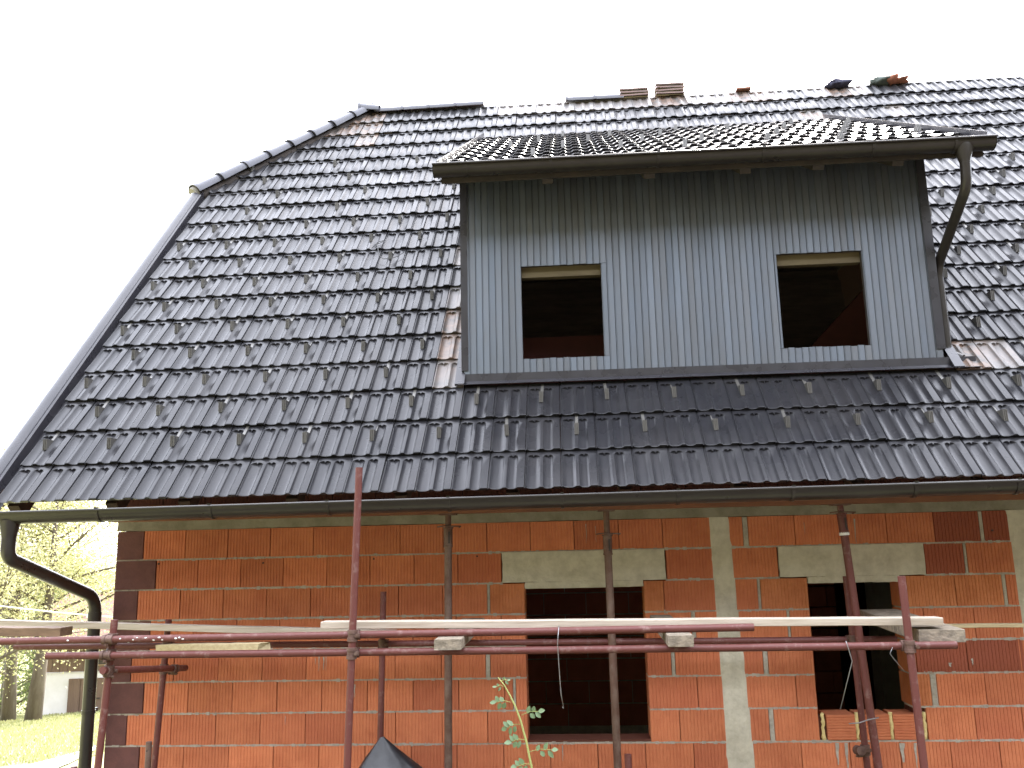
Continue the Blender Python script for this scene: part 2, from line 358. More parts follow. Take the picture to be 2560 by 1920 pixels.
# concrete: ring beam, lintels, columns
def rough_slab(x0, x1, z0, z1, y0, y1, nx, nz, amp):
    bb = MB()
    for k in range(nz+1):
        for i in range(nx+1):
            e = (i in (0, nx)) or (k in (0, nz))
            bb.v.append((x0+(x1-x0)*i/nx + (random.uniform(-amp, amp)*1.2 if 0 < i < nx or True else 0), y0+random.uniform(-amp, amp)*.5, z0+(z1-z0)*k/nz + (random.uniform(-amp, amp) if e else 0)))
    for k in range(nz):
        for i in range(nx): a = k*(nx+1)+i; bb.f.append((a, a+1, a+nx+2, a+nx+1))
    o = len(bb.v); bb.v += [(x0, y1, z0), (x1, y1, z0), (x1, y1, z1), (x0, y1, z1)]
    bb.f.append(tuple([nx]+list(range(nx-1, -1, -1))+[o, o+1]))                     # underside
    bb.f.append(tuple([nz*(nx+1)+i for i in range(nx+1)]+[o+2, o+3]))
    bb.f.append(tuple([k*(nx+1) for k in range(nz+1)]+[o+3, o]))
    bb.f.append(tuple([k*(nx+1)+nx for k in range(nz, -1, -1)]+[o+1, o+2]))
    return bb
rough_slab(WX0, 9.2, .243, .432, -.004, .24, 120, 3, .004).build('ring_beam', T['ring'], wall)
for (a, c, p, q) in ((2.549, 3.884, w1[0], w1[1]), (4.797, 5.94, w2[0], w2[1])):
    lt = rough_slab(a, c, -.252, -.008, -.006, .24, 24, 5, .003)
    lo = lt.build('lintel', T['concrete'], wall)
    rough_slab(p+.002, q-.002, -.304, -.2535, -.003, .23, 16, 2, .002).build('lintel_lip', T['concrete'], lo)
for fx in (colX, col2X):
    bb = MB(); n = 44
    for k in range(n+1):
        z = -2.3 + 2.54*k/n; a, c = fx(z); a += random.uniform(-.008, .008); c += random.uniform(-.008, .008)
        for i in range(7):
            yy = random.uniform(-.006, -.002) if 0 < i < 6 else .004
            bb.v.append((a+(c-a)*i/6, yy, z))
    for k in range(n):
        for i in range(6): q = k*7+i; bb.f.append((q, q+1, q+8, q+7))
    o = len(bb.v)
    bb.build('concrete_column', T['concrete'], wall)
# window sills: blocks on edge with foam under the right window, mortar under the left one
for a, c in ((5.068,5.285),(5.315,5.545),(5.575,5.792)):
    bb = MB(); n = 9; prof = [(.0, -1.497)]
    for i in range(n):
        z0 = -1.495+.185*i/n; z1 = z0+.185/n
        prof += [(.006, z0), (.0, z0+.004), (.0, z1-.004), (.006, z1)]
    for x in (a, c): bb.v += [(x, y-.004, z) for y, z in prof] + [(x, .23, -1.31), (x, .23, -1.497)]
    t = len(prof)+2
    for i in range(t): bb.f.append((i, (i+1) % t, t+(i+1) % t, t+i))
    bb.f.append(tuple(range(t))); bb.f.append(tuple(range(2*t-1, t-1, -1)))
    bb.build('brick', T['brick'], wall)
for xc in (5.04, 5.30, 5.56, 5.812):
    bb = MB(); pts = [(xc+random.uniform(-.006,.006), .012, -1.495+.2*i/9) for i in range(10)]
    bb.sweep(pts, .016, 8, True, [random.uniform(.011, .019) for _ in pts]); bb.build('foam_strip', T['foam'], wall, True)
MB().box((w1[0]-.01, .004, -1.497), (w1[1]+.01, .24, -1.482)).build('window_sill', T['core'], wall)
# cement runs on the faces of some blocks
def streak(x, z, l, w):
    bb = MB(); n = 5
    for i in range(n+1):
        ww = w*(1-.75*i/n)*random.uniform(.7, 1.2)/2; xx = x+random.uniform(-.003, .003)
        bb.v += [(xx-ww, -.0062, z-l*i/n), (xx+ww, -.0062, z-l*i/n)]
    bb.f = [(2*i, 2*i+1, 2*i+3, 2*i+2) for i in range(n)]; return bb
for (x, z, l, w) in [(1.02,-.80,.13,.010),(1.06,-.82,.10,.012),(.99,-.83,.05,.006),(1.08,-.81,.12,.005),(1.32,-1.04,.10,.012),(1.28,-1.06,.07,.006),
                     (3.25,.21,.16,.006),(3.33,.19,.13,.004),(5.42,.20,.19,.012),(5.02,.18,.10,.005),(5.13,-1.515,.16,.035),(5.2,-1.515,.2,.03),(5.62,-1.52,.14,.05),(5.72,-1.52,.19,.02),(3.0,-1.52,.12,.01),(.75,-1.28,.07,.004),(6.05,-.93,.03,.03),(6.22,-.9,.05,.015)]:
    streak(x, z, l, w).build('cement_run', T['mortar'], wall)

for u_, v_, cc_ in ((865,545,c1),(1435,540,c1),(293,518,c2),(857,503,c2),(1705,362,c3)):
    p = cc_(u_, v_, -.004); MB().sweep([Vector((p.x, -.0045, p.z)), Vector((p.x, .004, p.z))], .008, 8).build('nail_hole', T['dark'], wall)
# ---- rooms behind the openings
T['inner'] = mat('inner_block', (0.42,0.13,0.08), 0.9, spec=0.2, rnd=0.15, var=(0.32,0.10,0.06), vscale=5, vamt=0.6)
T['plaster'] = mat('inner_grey_concrete', (0.36,0.34,0.29), 0.9, var=(0.27,0.25,0.2), vscale=4, vamt=0.7)
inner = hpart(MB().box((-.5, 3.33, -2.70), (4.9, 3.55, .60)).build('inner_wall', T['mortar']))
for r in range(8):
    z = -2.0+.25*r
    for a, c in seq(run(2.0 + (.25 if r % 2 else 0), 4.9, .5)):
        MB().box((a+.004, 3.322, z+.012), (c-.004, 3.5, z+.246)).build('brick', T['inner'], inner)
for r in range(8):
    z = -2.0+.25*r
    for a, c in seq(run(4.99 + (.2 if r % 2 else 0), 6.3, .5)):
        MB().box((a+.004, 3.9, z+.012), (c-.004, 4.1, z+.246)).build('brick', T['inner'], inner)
MB().box((6.35, 2.6, -2.7), (6.62, 2.9, .6)).build('pillar', T['plaster'], inner)
MB().box((WX0+.26, .26, -2.74), (WX1-.26, 7.7, -2.68)).build('floor_slab', T['plaster'], inner)
MB().box((WX0+.26, .26, .22), (WX1-.26, 7.7, .36)).build('ceiling_slab', T['plaster'], inner)
MB().box((7.2, 4.5, -2.7), (11.2, 4.7, .2)).build('back_wall', T['plaster'], inner)

# ================================================================== ROOF
TX, TY, TZ, TW, PHI, TS = -0.93208, -1.02059, 0.43691, 0.266959, 0.850021, 0.406763
cp, sp = math.cos(PHI), math.sin(PHI)
def rp(x, a, n=0.0): return Vector((x, TY + a*cp - n*sp, TZ + a*sp + n*cp))
RID = 19.05*TS
def hipx(a): return -1.35 + (a/TS-13.0)/6.2*1.79
T['deck'] = mat('roof_underlay', (0.10,0.055,0.04), 0.9)
b = MB()
nb = -.085
hv0 = rp(-1.33, 13.0*TS, nb); hv1 = rp(.44, RID, nb)
front = [rp(-1.33, .12, nb), rp(WX1+.4, .12, nb), rp(WX1+.4, RID, nb), hv1, hv0]
ry = hv1.y
def mir(p): return Vector((p.x, 2*ry-p.y, p.z))
back = [mir(p) for p in front]
aL, aH = 3.35*TS, 15.7*TS                                  # opening in the deck behind the dormer front
pv = front+[rp(-1.33, aL, nb), rp(2.28, aL, nb), rp(6.2, aL, nb), rp(WX1+.4, aL, nb), rp(hipx(aH)+.02, aH, nb), rp(2.28, aH, nb), rp(6.2, aH, nb), rp(WX1+.4, aH, nb)]
b.add(pv, [(0,1,8,7,6,5), (5,6,10,9,4), (7,8,12,11), (9,10,11,12,2,3)]); b.add(back, [(4,3,2,1,0)])
b.add([hv0, hv1, mir(hv0)], [(0,1,2)])
roof = hpart(b.build('roof', T['deck']))
# tile mesh
def tile_mesh(name, us, vs, m, vent=False, w=TW, s=TS):
    tro = ((.235, .185), (.655, .148)); rib = .026; D = .0175; drop = .031/s
    v0 = .835*s
    def capv(u):                 # where the trough ends below the next row: rounded, with a heart-like tongue
        f = u/w
        for c, hw in tro:
            du = (f-c)/hw
            if abs(du) < 1:
                e = .030*math.sqrt(1-du*du)
                if abs(f-c) < .030: e -= .020*(1-abs(f-c)/.030)
                return v0+e
        return v0+.01
    def h(u, k):
        v = vrow(u, k)
        f = u/w; hh = rib
        if f < .045: hh = rib-.008
        for c, hw in tro:
            du = abs((f-c)/hw)
            if du < 1: hh = rib-D*(1-du**3.2)*(1 if k <= KC else 0)
        if vent and v < .5*s and .2 < f < .8: hh = max(hh, rib-.003)
        if v < .002: hh -= .0015
        return hh - drop*v
    KC = vs.index('m')
    def vrow(u, k):
        return capv(u)-.0025 if vs[k] == 'm' else capv(u)+.0025 if vs[k] == 'p' else vs[k]
    b = MB(); nu, nv = len(us), len(vs)
    X = [.0020+(w-.0040)*f for f in us]
    for k in range(nv):
        for x in X: b.v.append((x, vrow(x, k), h(x, k)))
    for j in range(nv-1):
        for i in range(nu-1): a = j*nu+i; b.f.append((a, a+1, a+nu+1, a+nu))
    o = len(b.v)
    b.v += [(x, .0, h(x, 0)) for x in X] + [(x, .006, -.0035) for x in X]           # front edge
    for i in range(nu-1): b.f.append((o+i+nu, o+i+nu+1, o+i+1, o+i))
    o2 = len(b.v)
    for x in (X[0], X[-1]):                                                       # side skirts
        for k_ in range(nv): v = vrow(x, k_); b.v += [(x, v, h(x, k_)), (x, v, -.0035-drop*v)]
    for k in range(2):
        q = o2+k*2*nv
        for j in range(nv-1):
            f = (q+2*j, q+2*j+2, q+2*j+3, q+2*j+1); b.f.append(f if k == 0 else f[::-1])
    q = len(b.v); b.v += [(X[0], .006, -.0035), (X[-1], .006, -.0035), (X[-1], vs[-1], -.0035-drop*vs[-1]), (X[0], vs[-1], -.0035-drop*vs[-1])]
    b.f.append((q+3, q+2, q+1, q))
    me = bpy.data.meshes.new(name); me.from_pydata(b.v, [], b.f); me.update(); me.materials.append(m)
    me.polygons.foreach_set('use_smooth', [True]*len(me.polygons)); me.set_sharp_from_angle(angle=R(42))
    return me
US = [0,.02,.045,.052,.075,.105,.15,.2,.222,.235,.248,.27,.32,.365,.395,.415,.425,.505,.515,.535,.57,.61,.642,.655,.668,.7,.74,.775,.798,.81,.985,1]
VS = [0,.004,.011,.12,.24,'m','p',.385,.44]
US2 = [0,.045,.055,.10,.17,.235,.30,.37,.41,.43,.50,.52,.58,.655,.73,.79,.81,1]
VS2 = [0,.006,.15,'m','p',.385,.44]
ME = {k: tile_mesh('roof_tile', US, VS, T[k]) for k in ('tile', 'tile_dusty', 'tile_pale')}
MEv = tile_mesh('vent_tile', US2, VS2, T['tile'], True)
MEl = {k: tile_mesh('roof_tile_far', US2, VS2, T[k]) for k in ('tile', 'tile_dusty', 'tile_pale')}
rotphi = Matrix.Rotation(PHI, 4, 'X')
J0, J1 = -1, 45
dusty = {(18,4),(18,5),(17,4),(17,5),(16,5),(17,3),(18,20),(18,21),(18,24),(18,25),(3,27),(16,27),(5,11),(4,11),(18,29)}
palet = {(18,j) for j in (12,13,14,15,16,17,18,19,22,23,26,28,30)} | {(3,11),(6,11),(8,11),(16,31),(15,29),(3,28)}
vents = {(17,j) for j in (6,10,15,19,23,27,31,35,39)}
cand = []
for r in range(19):
    for j in range(J0, J1):
        x0 = TX+j*TW; a = r*TS
        if 3 <= r <= 15 and 12 <= j <= 26: continue
        if r >= 13 and x0+TW < hipx(a)+.02: continue
        cand.append((r, j))
def size(rj):
    p = rp(TX+(rj[1]+.5)*TW, (rj[0]+.5)*TS); d = p-Vector((CX,CY,CZ)); z = d.dot(cF)
    u = PW/2+FPX*d.dot(cR)/z; vis = 0 < u < PW+40
    return (vis and rj not in vents and not (rj[0] >= 13 and rj[1] < 6), -z)
cand.sort(key=size, reverse=True)
near, far = cand[:300], cand[300:]
def tmat(r, j):
    return Matrix.Translation(rp(TX+j*TW, r*TS, random.uniform(-.0025, .0025))) @ rotphi @ Matrix.Rotation(random.uniform(-.006, .006), 4, 'Z') @ Matrix.Rotation(random.uniform(-.010, .010), 4, 'Y') @ Matrix.Rotation(random.uniform(-.008, .008), 4, 'X')
def kindof(r, j): return 'tile_dusty' if (r, j) in dusty else 'tile_pale' if (r, j) in palet else 'tile'
for r, j in near: inst('roof_tile', ME[kindof(r, j)], roof, tmat(r, j))
fb = {'tile': MB(), 'tile_dusty': MB(), 'tile_pale': MB()}
fv, ff, fm = [], [], []
mats_far = ['tile', 'tile_dusty', 'tile_pale']
for r, j in far:
    kd = kindof(r, j); me = MEv if (r, j) in vents else MEl[kd]; mw = tmat(r, j); o = len(fv)
    vs = [mw @ v.co for v in me.vertices]; fv += [tuple(v) for v in vs]
    for p in me.polygons:
        if r >= 12:
            c = sum((vs[i] for i in p.vertices), Vector())/len(p.vertices)
            a = (c.y-TY)*cp+(c.z-TZ)*sp
            if a > 12.9*TS and c.x < hipx(a): continue
            if a > RID+.01: continue
        ff.append(tuple(i+o for i in p.vertices)); fm.append(mats_far.index(kd))
me = bpy.data.meshes.new('far_roof_tiles'); me.from_pydata(fv, [], ff); me.update()
for k in mats_far: me.materials.append(T[k])
me.polygons.foreach_set('material_index', fm); me.polygons.foreach_set('use_smooth', [True]*len(me.polygons)); me.set_sharp_from_angle(angle=R(42))
fo = mo('far_roof_tiles', me, None, roof); fo['kind'] = 'stuff'
for r, j in sorted(vents):
    x0 = TX+j*TW
    MB().obox(rp(x0+.5*TW, r*TS-.003, .004), Vector((TW*.2,0,0)), Vector((0,cp,sp))*.006, Vector((0,-sp,cp))*.011).build('vent_slot', T['dark'], roof)
# snow guards
def guard_mesh():
    """upright ribbed plate (plumb on the slope), triangular webs behind it, hanger strap up the slope"""
    b = MB(); H = .088; n0 = .022; uv, un = math.sin(PHI)*H, math.cos(PHI)*H       # plumb direction in slope axes
    def bar(x0, x1, d0, d1, e=0):                                                 # d: offset along the horizontal, into the roof
        hv, hn = math.cos(PHI), -math.sin(PHI); vs = []
        for t in (0, 1):
            for x, d in ((x0, d0), (x1, d0), (x1, d1), (x0, d1)): vs.append((x, t*uv+d*hv, n0+t*un+d*hn))
        b.add(vs, [(0,3,2,1),(4,5,6,7),(0,1,5,4),(1,2,6,5),(2,3,7,6),(3,0,4,7)])
    bar(-.016, .016, .003, .006); bar(-.016, -.010, -.003, .003); bar(.010, .016, -.003, .003); bar(-.003, .003, -.003, .003)
    for x in (-.0145, .0145):
        tri = [(.004, n0-.004), (uv+.006, n0+un-.006), (.125, n0-.010)]
        b.add([(x-.0012, v, n) for v, n in tri]+[(x+.0012, v, n) for v, n in tri], [(0,1,2),(5,4,3),(0,3,4,1),(1,4,5,2),(2,5,3,0)])
    b.add([(-.012,.0,n0),(.012,.0,n0),(.012,.27,-.004),(-.012,.27,-.004),(-.012,.0,n0-.004),(.012,.0,n0-.004),(.012,.27,-.008),(-.012,.27,-.008)],
          [(0,1,2,3),(7,6,5,4),(0,4,5,1),(1,5,6,2),(2,6,7,3),(3,7,4,0)])
    me = bpy.data.meshes.new('snow_guard'); me.from_pydata(b.v, [], b.f); me.update(); me.materials.append(T['guard']); return me
MG = guard_mesh()
candset = set(cand)
for r in range(1, 15):
    for j in range(J0, 42):
        if (r, j) not in candset: continue
        if r <= 10: ok = (j % 2) == (r % 2)
        else: ok = (j % 4) == {11: 1, 12: 2, 13: 1, 14: 0}[r]
        if not ok or (12 <= j <= 26 and r > 2) or (r, j) == (3, 27) or j == 11 and r >= 3: continue
        x0 = TX+j*TW
        inst('snow_guard', MG, roof, Matrix.Translation(rp(x0+.455*TW+random.uniform(-.006,.006), r*TS+.165+random.uniform(-.006,.006), -.004)) @ rotphi @ Matrix.Rotation(random.uniform(-.05,.05), 4, 'Z'))
# verge flashing (left edge)
def extrude_prof(prof, a0, a1, name, m, parent, nseg=1):
    b = MB(); n = len(prof)
    for k in range(nseg+1):
        a = a0+(a1-a0)*k/nseg; b.v += [tuple(rp(x, a, nn)) for x, nn in prof]
    for k in range(nseg):
        for i in range(n-1): q = k*n+i; b.f.append((q, q+1, q+n+1, q+n))
    return b.build(name, m, parent, 'angle')
vp = [(-1.17,-.045),(-1.245,-.045),(-1.25,.035),(-1.262,.048),(-1.275,.043),(-1.278,.05),(-1.30,.068),(-1.335,.076),(-1.365,.066),(-1.385,.04),(-1.39,.0),(-1.392,-.16),(-1.36,-.165)]
extrude_prof(vp, -.03, 12.72*TS, 'verge_flashing', T['flash'], roof)
extrude_prof([(-1.17,-.045),(-1.25,-.045),(-1.255,.03),(-1.28,.03),(-1.31,-.12)], 12.72*TS, 13.25*TS, 'verge_flashing', T['flash'], roof)
# hip and ridge caps
def cap_mesh(L, r0, r1):
    b = MB(); seg = 10; rings = [(0, r0*1.12), (.035, r0*1.12), (.04, r0), (L, r1)]
    for y, r in rings:
        for k in range(seg+1):
            t = math.pi*(-.06+1.12*k/seg); b.v.append((math.cos(t)*r, y, math.sin(t)*r*.8))
    for j in range(3):
        for k in range(seg): q = j*(seg+1)+k; b.f.append((q, q+1, q+seg+2, q+seg+1))
    for y, r, d in ((0, r0*1.0, 1),):                                      # thickness at the open end
        o = len(b.v)
        for k in range(seg+1):
            t = math.pi*(-.06+1.12*k/seg); b.v.append((math.cos(t)*r0*.97, 0, math.sin(t)*r0*.77))
        for k in range(seg): b.f.append((o+k, o+k+1, k+1, k))
    me = bpy.data.meshes.new('cap'); me.from_pydata(b.v, [], b.f); me.update()
    me.polygons.foreach_set('use_smooth', [True]*len(me.polygons)); me.set_sharp_from_angle(angle=R(40)); me.materials.append(T['cap']); return me
T['cap'] = mat('glazed_ridge_cap', (0.07,0.07,0.085), 0.28, spec=0.5, ior=1.5, var=(0.09,0.09,0.10), vscale=4, vamt=0.4, rvar=0.08)
h0 = rp(-1.36, 12.95*TS, .01); h1 = rp(.42, 19.15*TS, .01)
hd = (h1-h0); HL = hd.length; hd.normalize()
up = Vector((0,0,1)); up = (up-hd*up.dot(hd)).normalized(); sx = hd.cross(up)
NH = 8; CL = HL/NH
CM = cap_mesh(CL+.05, .125, .105)
for i in range(NH):
    p = h0+hd*CL*i
    mw = Matrix((sx, hd, up)).transposed().to_4x4(); mw.translation = p+up*.012
    inst('hip_cap', CM, roof, mw @ Matrix.Rotation(R(1.5), 4, 'X') @ Matrix.Rotation(random.uniform(-.04,.04), 4, 'Z'))
T['putty'] = mat('mortar_plug', (0.26,0.245,0.21), 0.9)
hp_ = [h0+hd*(HL*k/40) - up*(.055+random.uniform(-.006,.006)) for k in range(41)]
MB().sweep(hp_, .075, 10, True, [random.uniform(.068,.082) for _ in hp_]).build('hip_mortar_bed', T['dark'], roof, True)
MB().sweep([h0-hd*.03, h0+hd*.01], .1, 12, True, [.085, .1]).build('hip_end_plug', T['putty'], roof, 'angle')
# short ridge cap run on the left, its star piece at the apex, and a stub further on
RM = cap_mesh(.42, .10, .095)
rz = rp(0, RID, 0)
for i in range(4):
    mw = Matrix.Translation((.50+i*.38, rz.y, rz.z-.03+.004*i)) @ Matrix.Rotation(-math.pi/2, 4, 'Z') @ Matrix.Rotation(R(.8), 4, 'X')
    inst('ridge_cap', RM, roof, mw)
AM = cap_mesh(.3, .15, .12)
inst('apex_cap', AM, roof, Matrix.Translation((.27, rz.y-.02, rz.z+.0)) @ Matrix.Rotation(-math.pi/2, 4, 'Z') @ Matrix.Rotation(R(-4), 4, 'X'))
for x in (3.62, 4.02):
    inst('ridge_cap', RM, roof, Matrix.Translation((x-.4, rz.y, rz.z-.03)) @ Matrix.Rotation(-math.pi/2, 4, 'Z'))
# ridge batten along the open ridge
MB().box((1.9, rz.y-.02, rz.z-.10), (WX1, rz.y+.02, rz.z-.035)).build('ridge_batten', T['wood_brown'], roof)
# rafters and eave board
def rafter(x, m, a1=3.0):
    b = MB()
    b.obox(rp(x, (a1+.06)/2, -.155), Vector((.045,0,0)), Vector((0,cp,sp))*((a1-.06)/2), Vector((0,-sp,cp))*.065)
    return b.build('rafter', m, roof)
for px_ in (30, 275): rafter(dp(px_/K, 1098, -.92).x, T['rafter'])
for i in range(11): rafter(.22+.83*i, T['rafter'], 1.3 if 1.9 < .22+.83*i < 6.5 else 3.0)
MB().obox(rp((WX1-1.3)/2, .16, -.055), Vector(((WX1+1.3)/2,0,0)), Vector((0,cp,sp))*.03, Vector((0,-sp,cp))*.02).build('eave_batten', T['rafter'], roof)
MB().box((-.55, -.58, .299), (WX1, -.44, .42)).build('eave_purlin', mat('orange_stained_beam', (0.21,0.085,0.04), 0.75, var=(0.14,0.055,0.03), vscale=4, vamt=0.7), roof)

# ================================================================== GUTTERS
def gutter_mesh(x0, z0, x1, z1, yc, r, name='gutter', parent=None, m=None, cap0=True, cap1=True):
    b = MB(); prof = []
    n = 14
    for k in range(n+1):
        t = math.pi*k/n; prof.append((yc+math.cos(t)*r, -math.sin(t)*r))           # back lip -> front lip
    prof[0] = (prof[0][0], .012)
    fx, fz = prof[-1]; br = .011
    for k in range(9):
        t = math.pi*1.25*k/8; prof.append((fx-.002+br*(1-math.cos(t))*-1+.002, fz+br*math.sin(t)+.004))
    inner = [(p[0]+(-.002 if p[0] > yc else .002), p[1]+.002) for p in prof[:n+1]][::-1]
    prof = prof+inner; k = len(prof)
    for x, z in ((x0, z0), (x1, z1)): b.v += [(x, y, z+dz) for y, dz in prof]
    for i in range(k): j = (i+1) % k; b.f.append((i, j, k+j, k+i))
    for c, (x, z) in ((cap0, (x0, z0)), (cap1, (x1, z1))):
        if c:
            o = len(b.v)
            for s in (0, .004 if x == x0 else -.004): b.v += [(x+s, yc+math.cos(math.pi*q/n)*(r+.002), z-math.sin(math.pi*q/n)*(r+.002)) for q in range(n+1)]
            b.f.append(tuple(o+q for q in range(n+1))); b.f.append(tuple(o+n+1+q for q in range(n, -1, -1)))
    return b.build(name, m or T['gutter'], parent, 'angle')
def bracket(x, z, yc, r, parent):
    b = MB(); n = 12; w = .011
    for k in range(n+2):
        t = math.pi*min(k, n)/n; rr = r+.003
        y, zz = (yc+math.cos(t)*rr, z-math.sin(t)*rr) if k <= n else (yc-rr-.013, z+.022)
        y2, z2 = (yc+math.cos(t)*(rr+.004), z-math.sin(t)*(rr+.004)) if k <= n else (yc-rr-.019, z+.024)
        b.v += [(x-w, y, zz), (x+w, y, zz), (x+w, y2, z2), (x-w, y2, z2)]
    for k in range(n+1):
        q = 4*k
        for a, c in ((0,1),(1,2),(2,3),(3,0)): b.f.append((q+a, q+c, q+4+c, q+4+a))
    b.box((x-w, yc-r-.02, z+.016), (x+w, yc-r+.012, z+.023))
    b.build('gutter_bracket', T['gutter'], parent, False)
GX0, GX1, GY, GR = -1.20, 9.6, -1.12, .078
def gz(x): return .352+.0052*(x+1.0)
gut = hpart(gutter_mesh(GX0, gz(GX0), GX1, gz(GX1), GY, GR))
for xd in (208, 452, 706, 968, 1215, 1468, 1718, 1985, 2210):
    x = dp(xd, 1100, GY-GR).x; bracket(x, gz(x), GY, GR, gut)
for k in range(3): bracket(6.9+.8*k, gz(6.9+.8*k), GY, GR, gut)
def smooth_path(pts, rad=.09, n=6):
    pts = [Vector(p) for p in pts]; out = [pts[0]]
    for i in range(1, len(pts)-1):
        a, p, c = pts[i-1], pts[i], pts[i+1]; d0 = (a-p); d1 = (c-p); q = min(rad, d0.length*.45, d1.length*.45)
        s = p+d0.normalized()*q; e = p+d1.normalized()*q
        for k in range(n+1): t = k/n; out.append(s*(1-t)**2+p*2*t*(1-t)+e*t*t)
    out.append(pts[-1]); return out
def funnel(p, parent, top=.075, bot=.045, hgt=.13):
    b = MB().sweep([p+Vector((0,0,.0)), p-Vector((0,0,.03)), p-Vector((0,0,hgt)), p-Vector((0,0,hgt+.03))], .05, 16, True, [top, top*.98, bot, bot])
    return b.build('gutter_outlet', T['gutter'], parent, 'angle')
fp = Vector((c6(0,0,-1.12).x, -1.12, 0)); fx = dp(22, 1130, GY).x
funnel(Vector((fx, GY, gz(fx)-.045)), gut, .072, .05)
fb0 = Vector((fx, GY, gz(fx)-.16))
dpipe = [fb0, dp(22, 1205, GY), Vector((-.865, -.11, dp(228, 1290, -.11).z)), Vector((-.865, -.11, -2.6))]
dpipe[1].x = fx
dwn = hpart(MB().sweep(smooth_path(dpipe, .13, 8), .05, 18).build('downpipe', T['gutter'], None, 'angle'))
for pz in (dpipe[2].z-.12,):
    MB().sweep([Vector((-.865,-.11,pz)), Vector((-.865,-.11,pz-.10))], .054, 18).build('pipe_sleeve', T['gutter'], dwn, 'angle')
MB().sweep([Vector((-.865,-.11,-1.2)), Vector((-.865,-.11,-1.23))], .055, 18).box((-.875,-.06,-1.23),(-.855,.02,-1.2)).build('pipe_clip', T['gutter'], dwn, 'angle')

# ================================================================== DORMER
DY = -.13; DX0, DX1 = 2.262, 6.222; DZB, DZT = 1.455, 3.30
dw1 = (2.770, 3.458, 1.602, 2.42); dw2 = (4.945, 5.648, 1.612, 2.43)
DPH = math.atan2(5.39-3.165, 3.33+.60); dcp, dsp = math.cos(DPH), math.sin(DPH)
DEY, DEZ = -.60, 3.165
def dr(x, a, n=0.0): return Vector((x, DEY+a*dcp-n*dsp, DEZ+a*dsp+n*dcp))
def roofz(y): return TZ+(y-TY)*math.tan(PHI)
b = MB(); Yb = DY+.05
for (xa, xb, za, zc) in [(DX0+.01, dw1[0]-.004, DZB-.05, DZT), (dw1[1]+.004, dw2[0]-.004, DZB-.05, DZT), (dw2[1]+.004, DX1-.01, DZB-.05, DZT),
                         (dw1[0]-.004, dw1[1]+.004, DZB-.05, dw1[2]-.006), (dw2[0]-.004, dw2[1]+.004, DZB-.05, dw2[2]-.006),
                         (dw1[0]-.004, dw1[1]+.004, dw1[3]+.006, DZT), (dw2[0]-.004, dw2[1]+.004, dw2[3]+.006, DZT)]:
    b.box((xa, DY+.014, za), (xb, Yb, zc))
dorm = hpart(b.build('dormer', T['dark']))
for s, x in ((0, DX0+.01), (1, DX1-.01)):      # cheeks
    xo = x+(-.02 if s == 0 else .02)
    poly = [(DY+.02, roofz(DY)-.1), (DY+.02, DZT+.15), (2.9, dr(0, (2.9-DEY)/dcp, -.06).z), (2.9, roofz(2.9)-.1)]
    bb = MB(); bb.v = [(x, y, z) for y, z in poly]+[(xo, y, z) for y, z in poly]
    bb.f = [(0,1,2,3),(7,6,5,4),(0,4,5,1),(1,5,6,2),(2,6,7,3),(3,7,4,0)]
    bb.build('cheek', T['flash'], dorm)
# cladding lamellas
NP = 70; PWd = (DX1-DX0)/NP
_pc = {}
def lamella(w, h):
    key = (round(w, 4), round(h, 3))
    if key in _pc: return _pc[key]
    g_ = .0009; pr = [(g_, .013), (g_, .003), (g_+.0025, 0), (w*.14, 0), (w*.17, .0016), (w*.20, 0), (w*.6, -.0004), (w-g_-.0025, 0), (w-g_, .003), (w-g_, .013)]
    b = MB()
    for z in (0, h): b.v += [(x, y, z) for x, y in pr]
    n = len(pr); b.f = [(i, i+1, n+i+1, n+i) for i in range(n-1)]+[tuple(range(n-1, -1, -1)), tuple(range(n, 2*n)), (n-1, 0, n, 2*n-1)]
    me = bpy.data.meshes.new('cladding_panel'); me.from_pydata(b.v, [], b.f); me.update(); me.materials.append(T['panel']); _pc[key] = me; return me
def put_panel(x, w, z0, z1, ang):
    o = inst('cladding_panel', lamella(w, z1-z0), dorm, loc=(x, DY+random.uniform(-.0008,.0008), z0)); o.rotation_euler = (0, 0, ang)
for i in range(NP):
    x0 = DX0+i*PWd; x1 = x0+PWd; ang = random.uniform(-.018, .018); done = False
    zz0 = DZB+random.uniform(-.003, .003)
    segs = [(x0, x1)]
    for w in (dw1, dw2):
        if x1 > w[0]+.004 and x0 < w[1]-.004:
            done = True
            put_panel(x0, PWd, zz0, w[2]+random.uniform(-.004,.002), ang); put_panel(x0, PWd, w[3]+random.uniform(-.002,.004), DZT, ang)
            if x0 < w[0]-.006: put_panel(x0, w[0]-x0, w[2]-.0, w[3], ang)
            if x1 > w[1]+.006: put_panel(w[1], x1-w[1], w[2], w[3], ang)
    if not done: put_panel(x0, PWd, zz0, DZT, ang)
for x0, x1, z0 in ((DX0-.015, DX0+.042, DZB+.06), (DX1-.05, DX1+.022, DZB+.10)):
    bb = MB().box((x0, DY-.009, z0), (x1, DY-.0045, DZT)); 
    xs_ = x0 if x0 < 4 else x1
    bb.box((xs_-.003, DY-.004, z0), (xs_+.003, DY+.16, DZT)); bb.build('corner_trim', T['flash'], dorm)
# timber headers and linings in the openings
for w in (dw1, dw2):
    MB().box((w[0]-.003, DY+.055, w[3]-.085), (w[1]+.003, DY+.13, w[3]+.12)).build('window_header', T['header'], dorm)
    for x in (w[0], w[1]):
        s_ = -1 if x == w[0] else 1
        MB().box((min(x, x+s_*.03), DY+.02, w[2]-.02), (max(x, x+s_*.03), DY+.052, w[3])).build('window_lining', T['dark'], dorm)
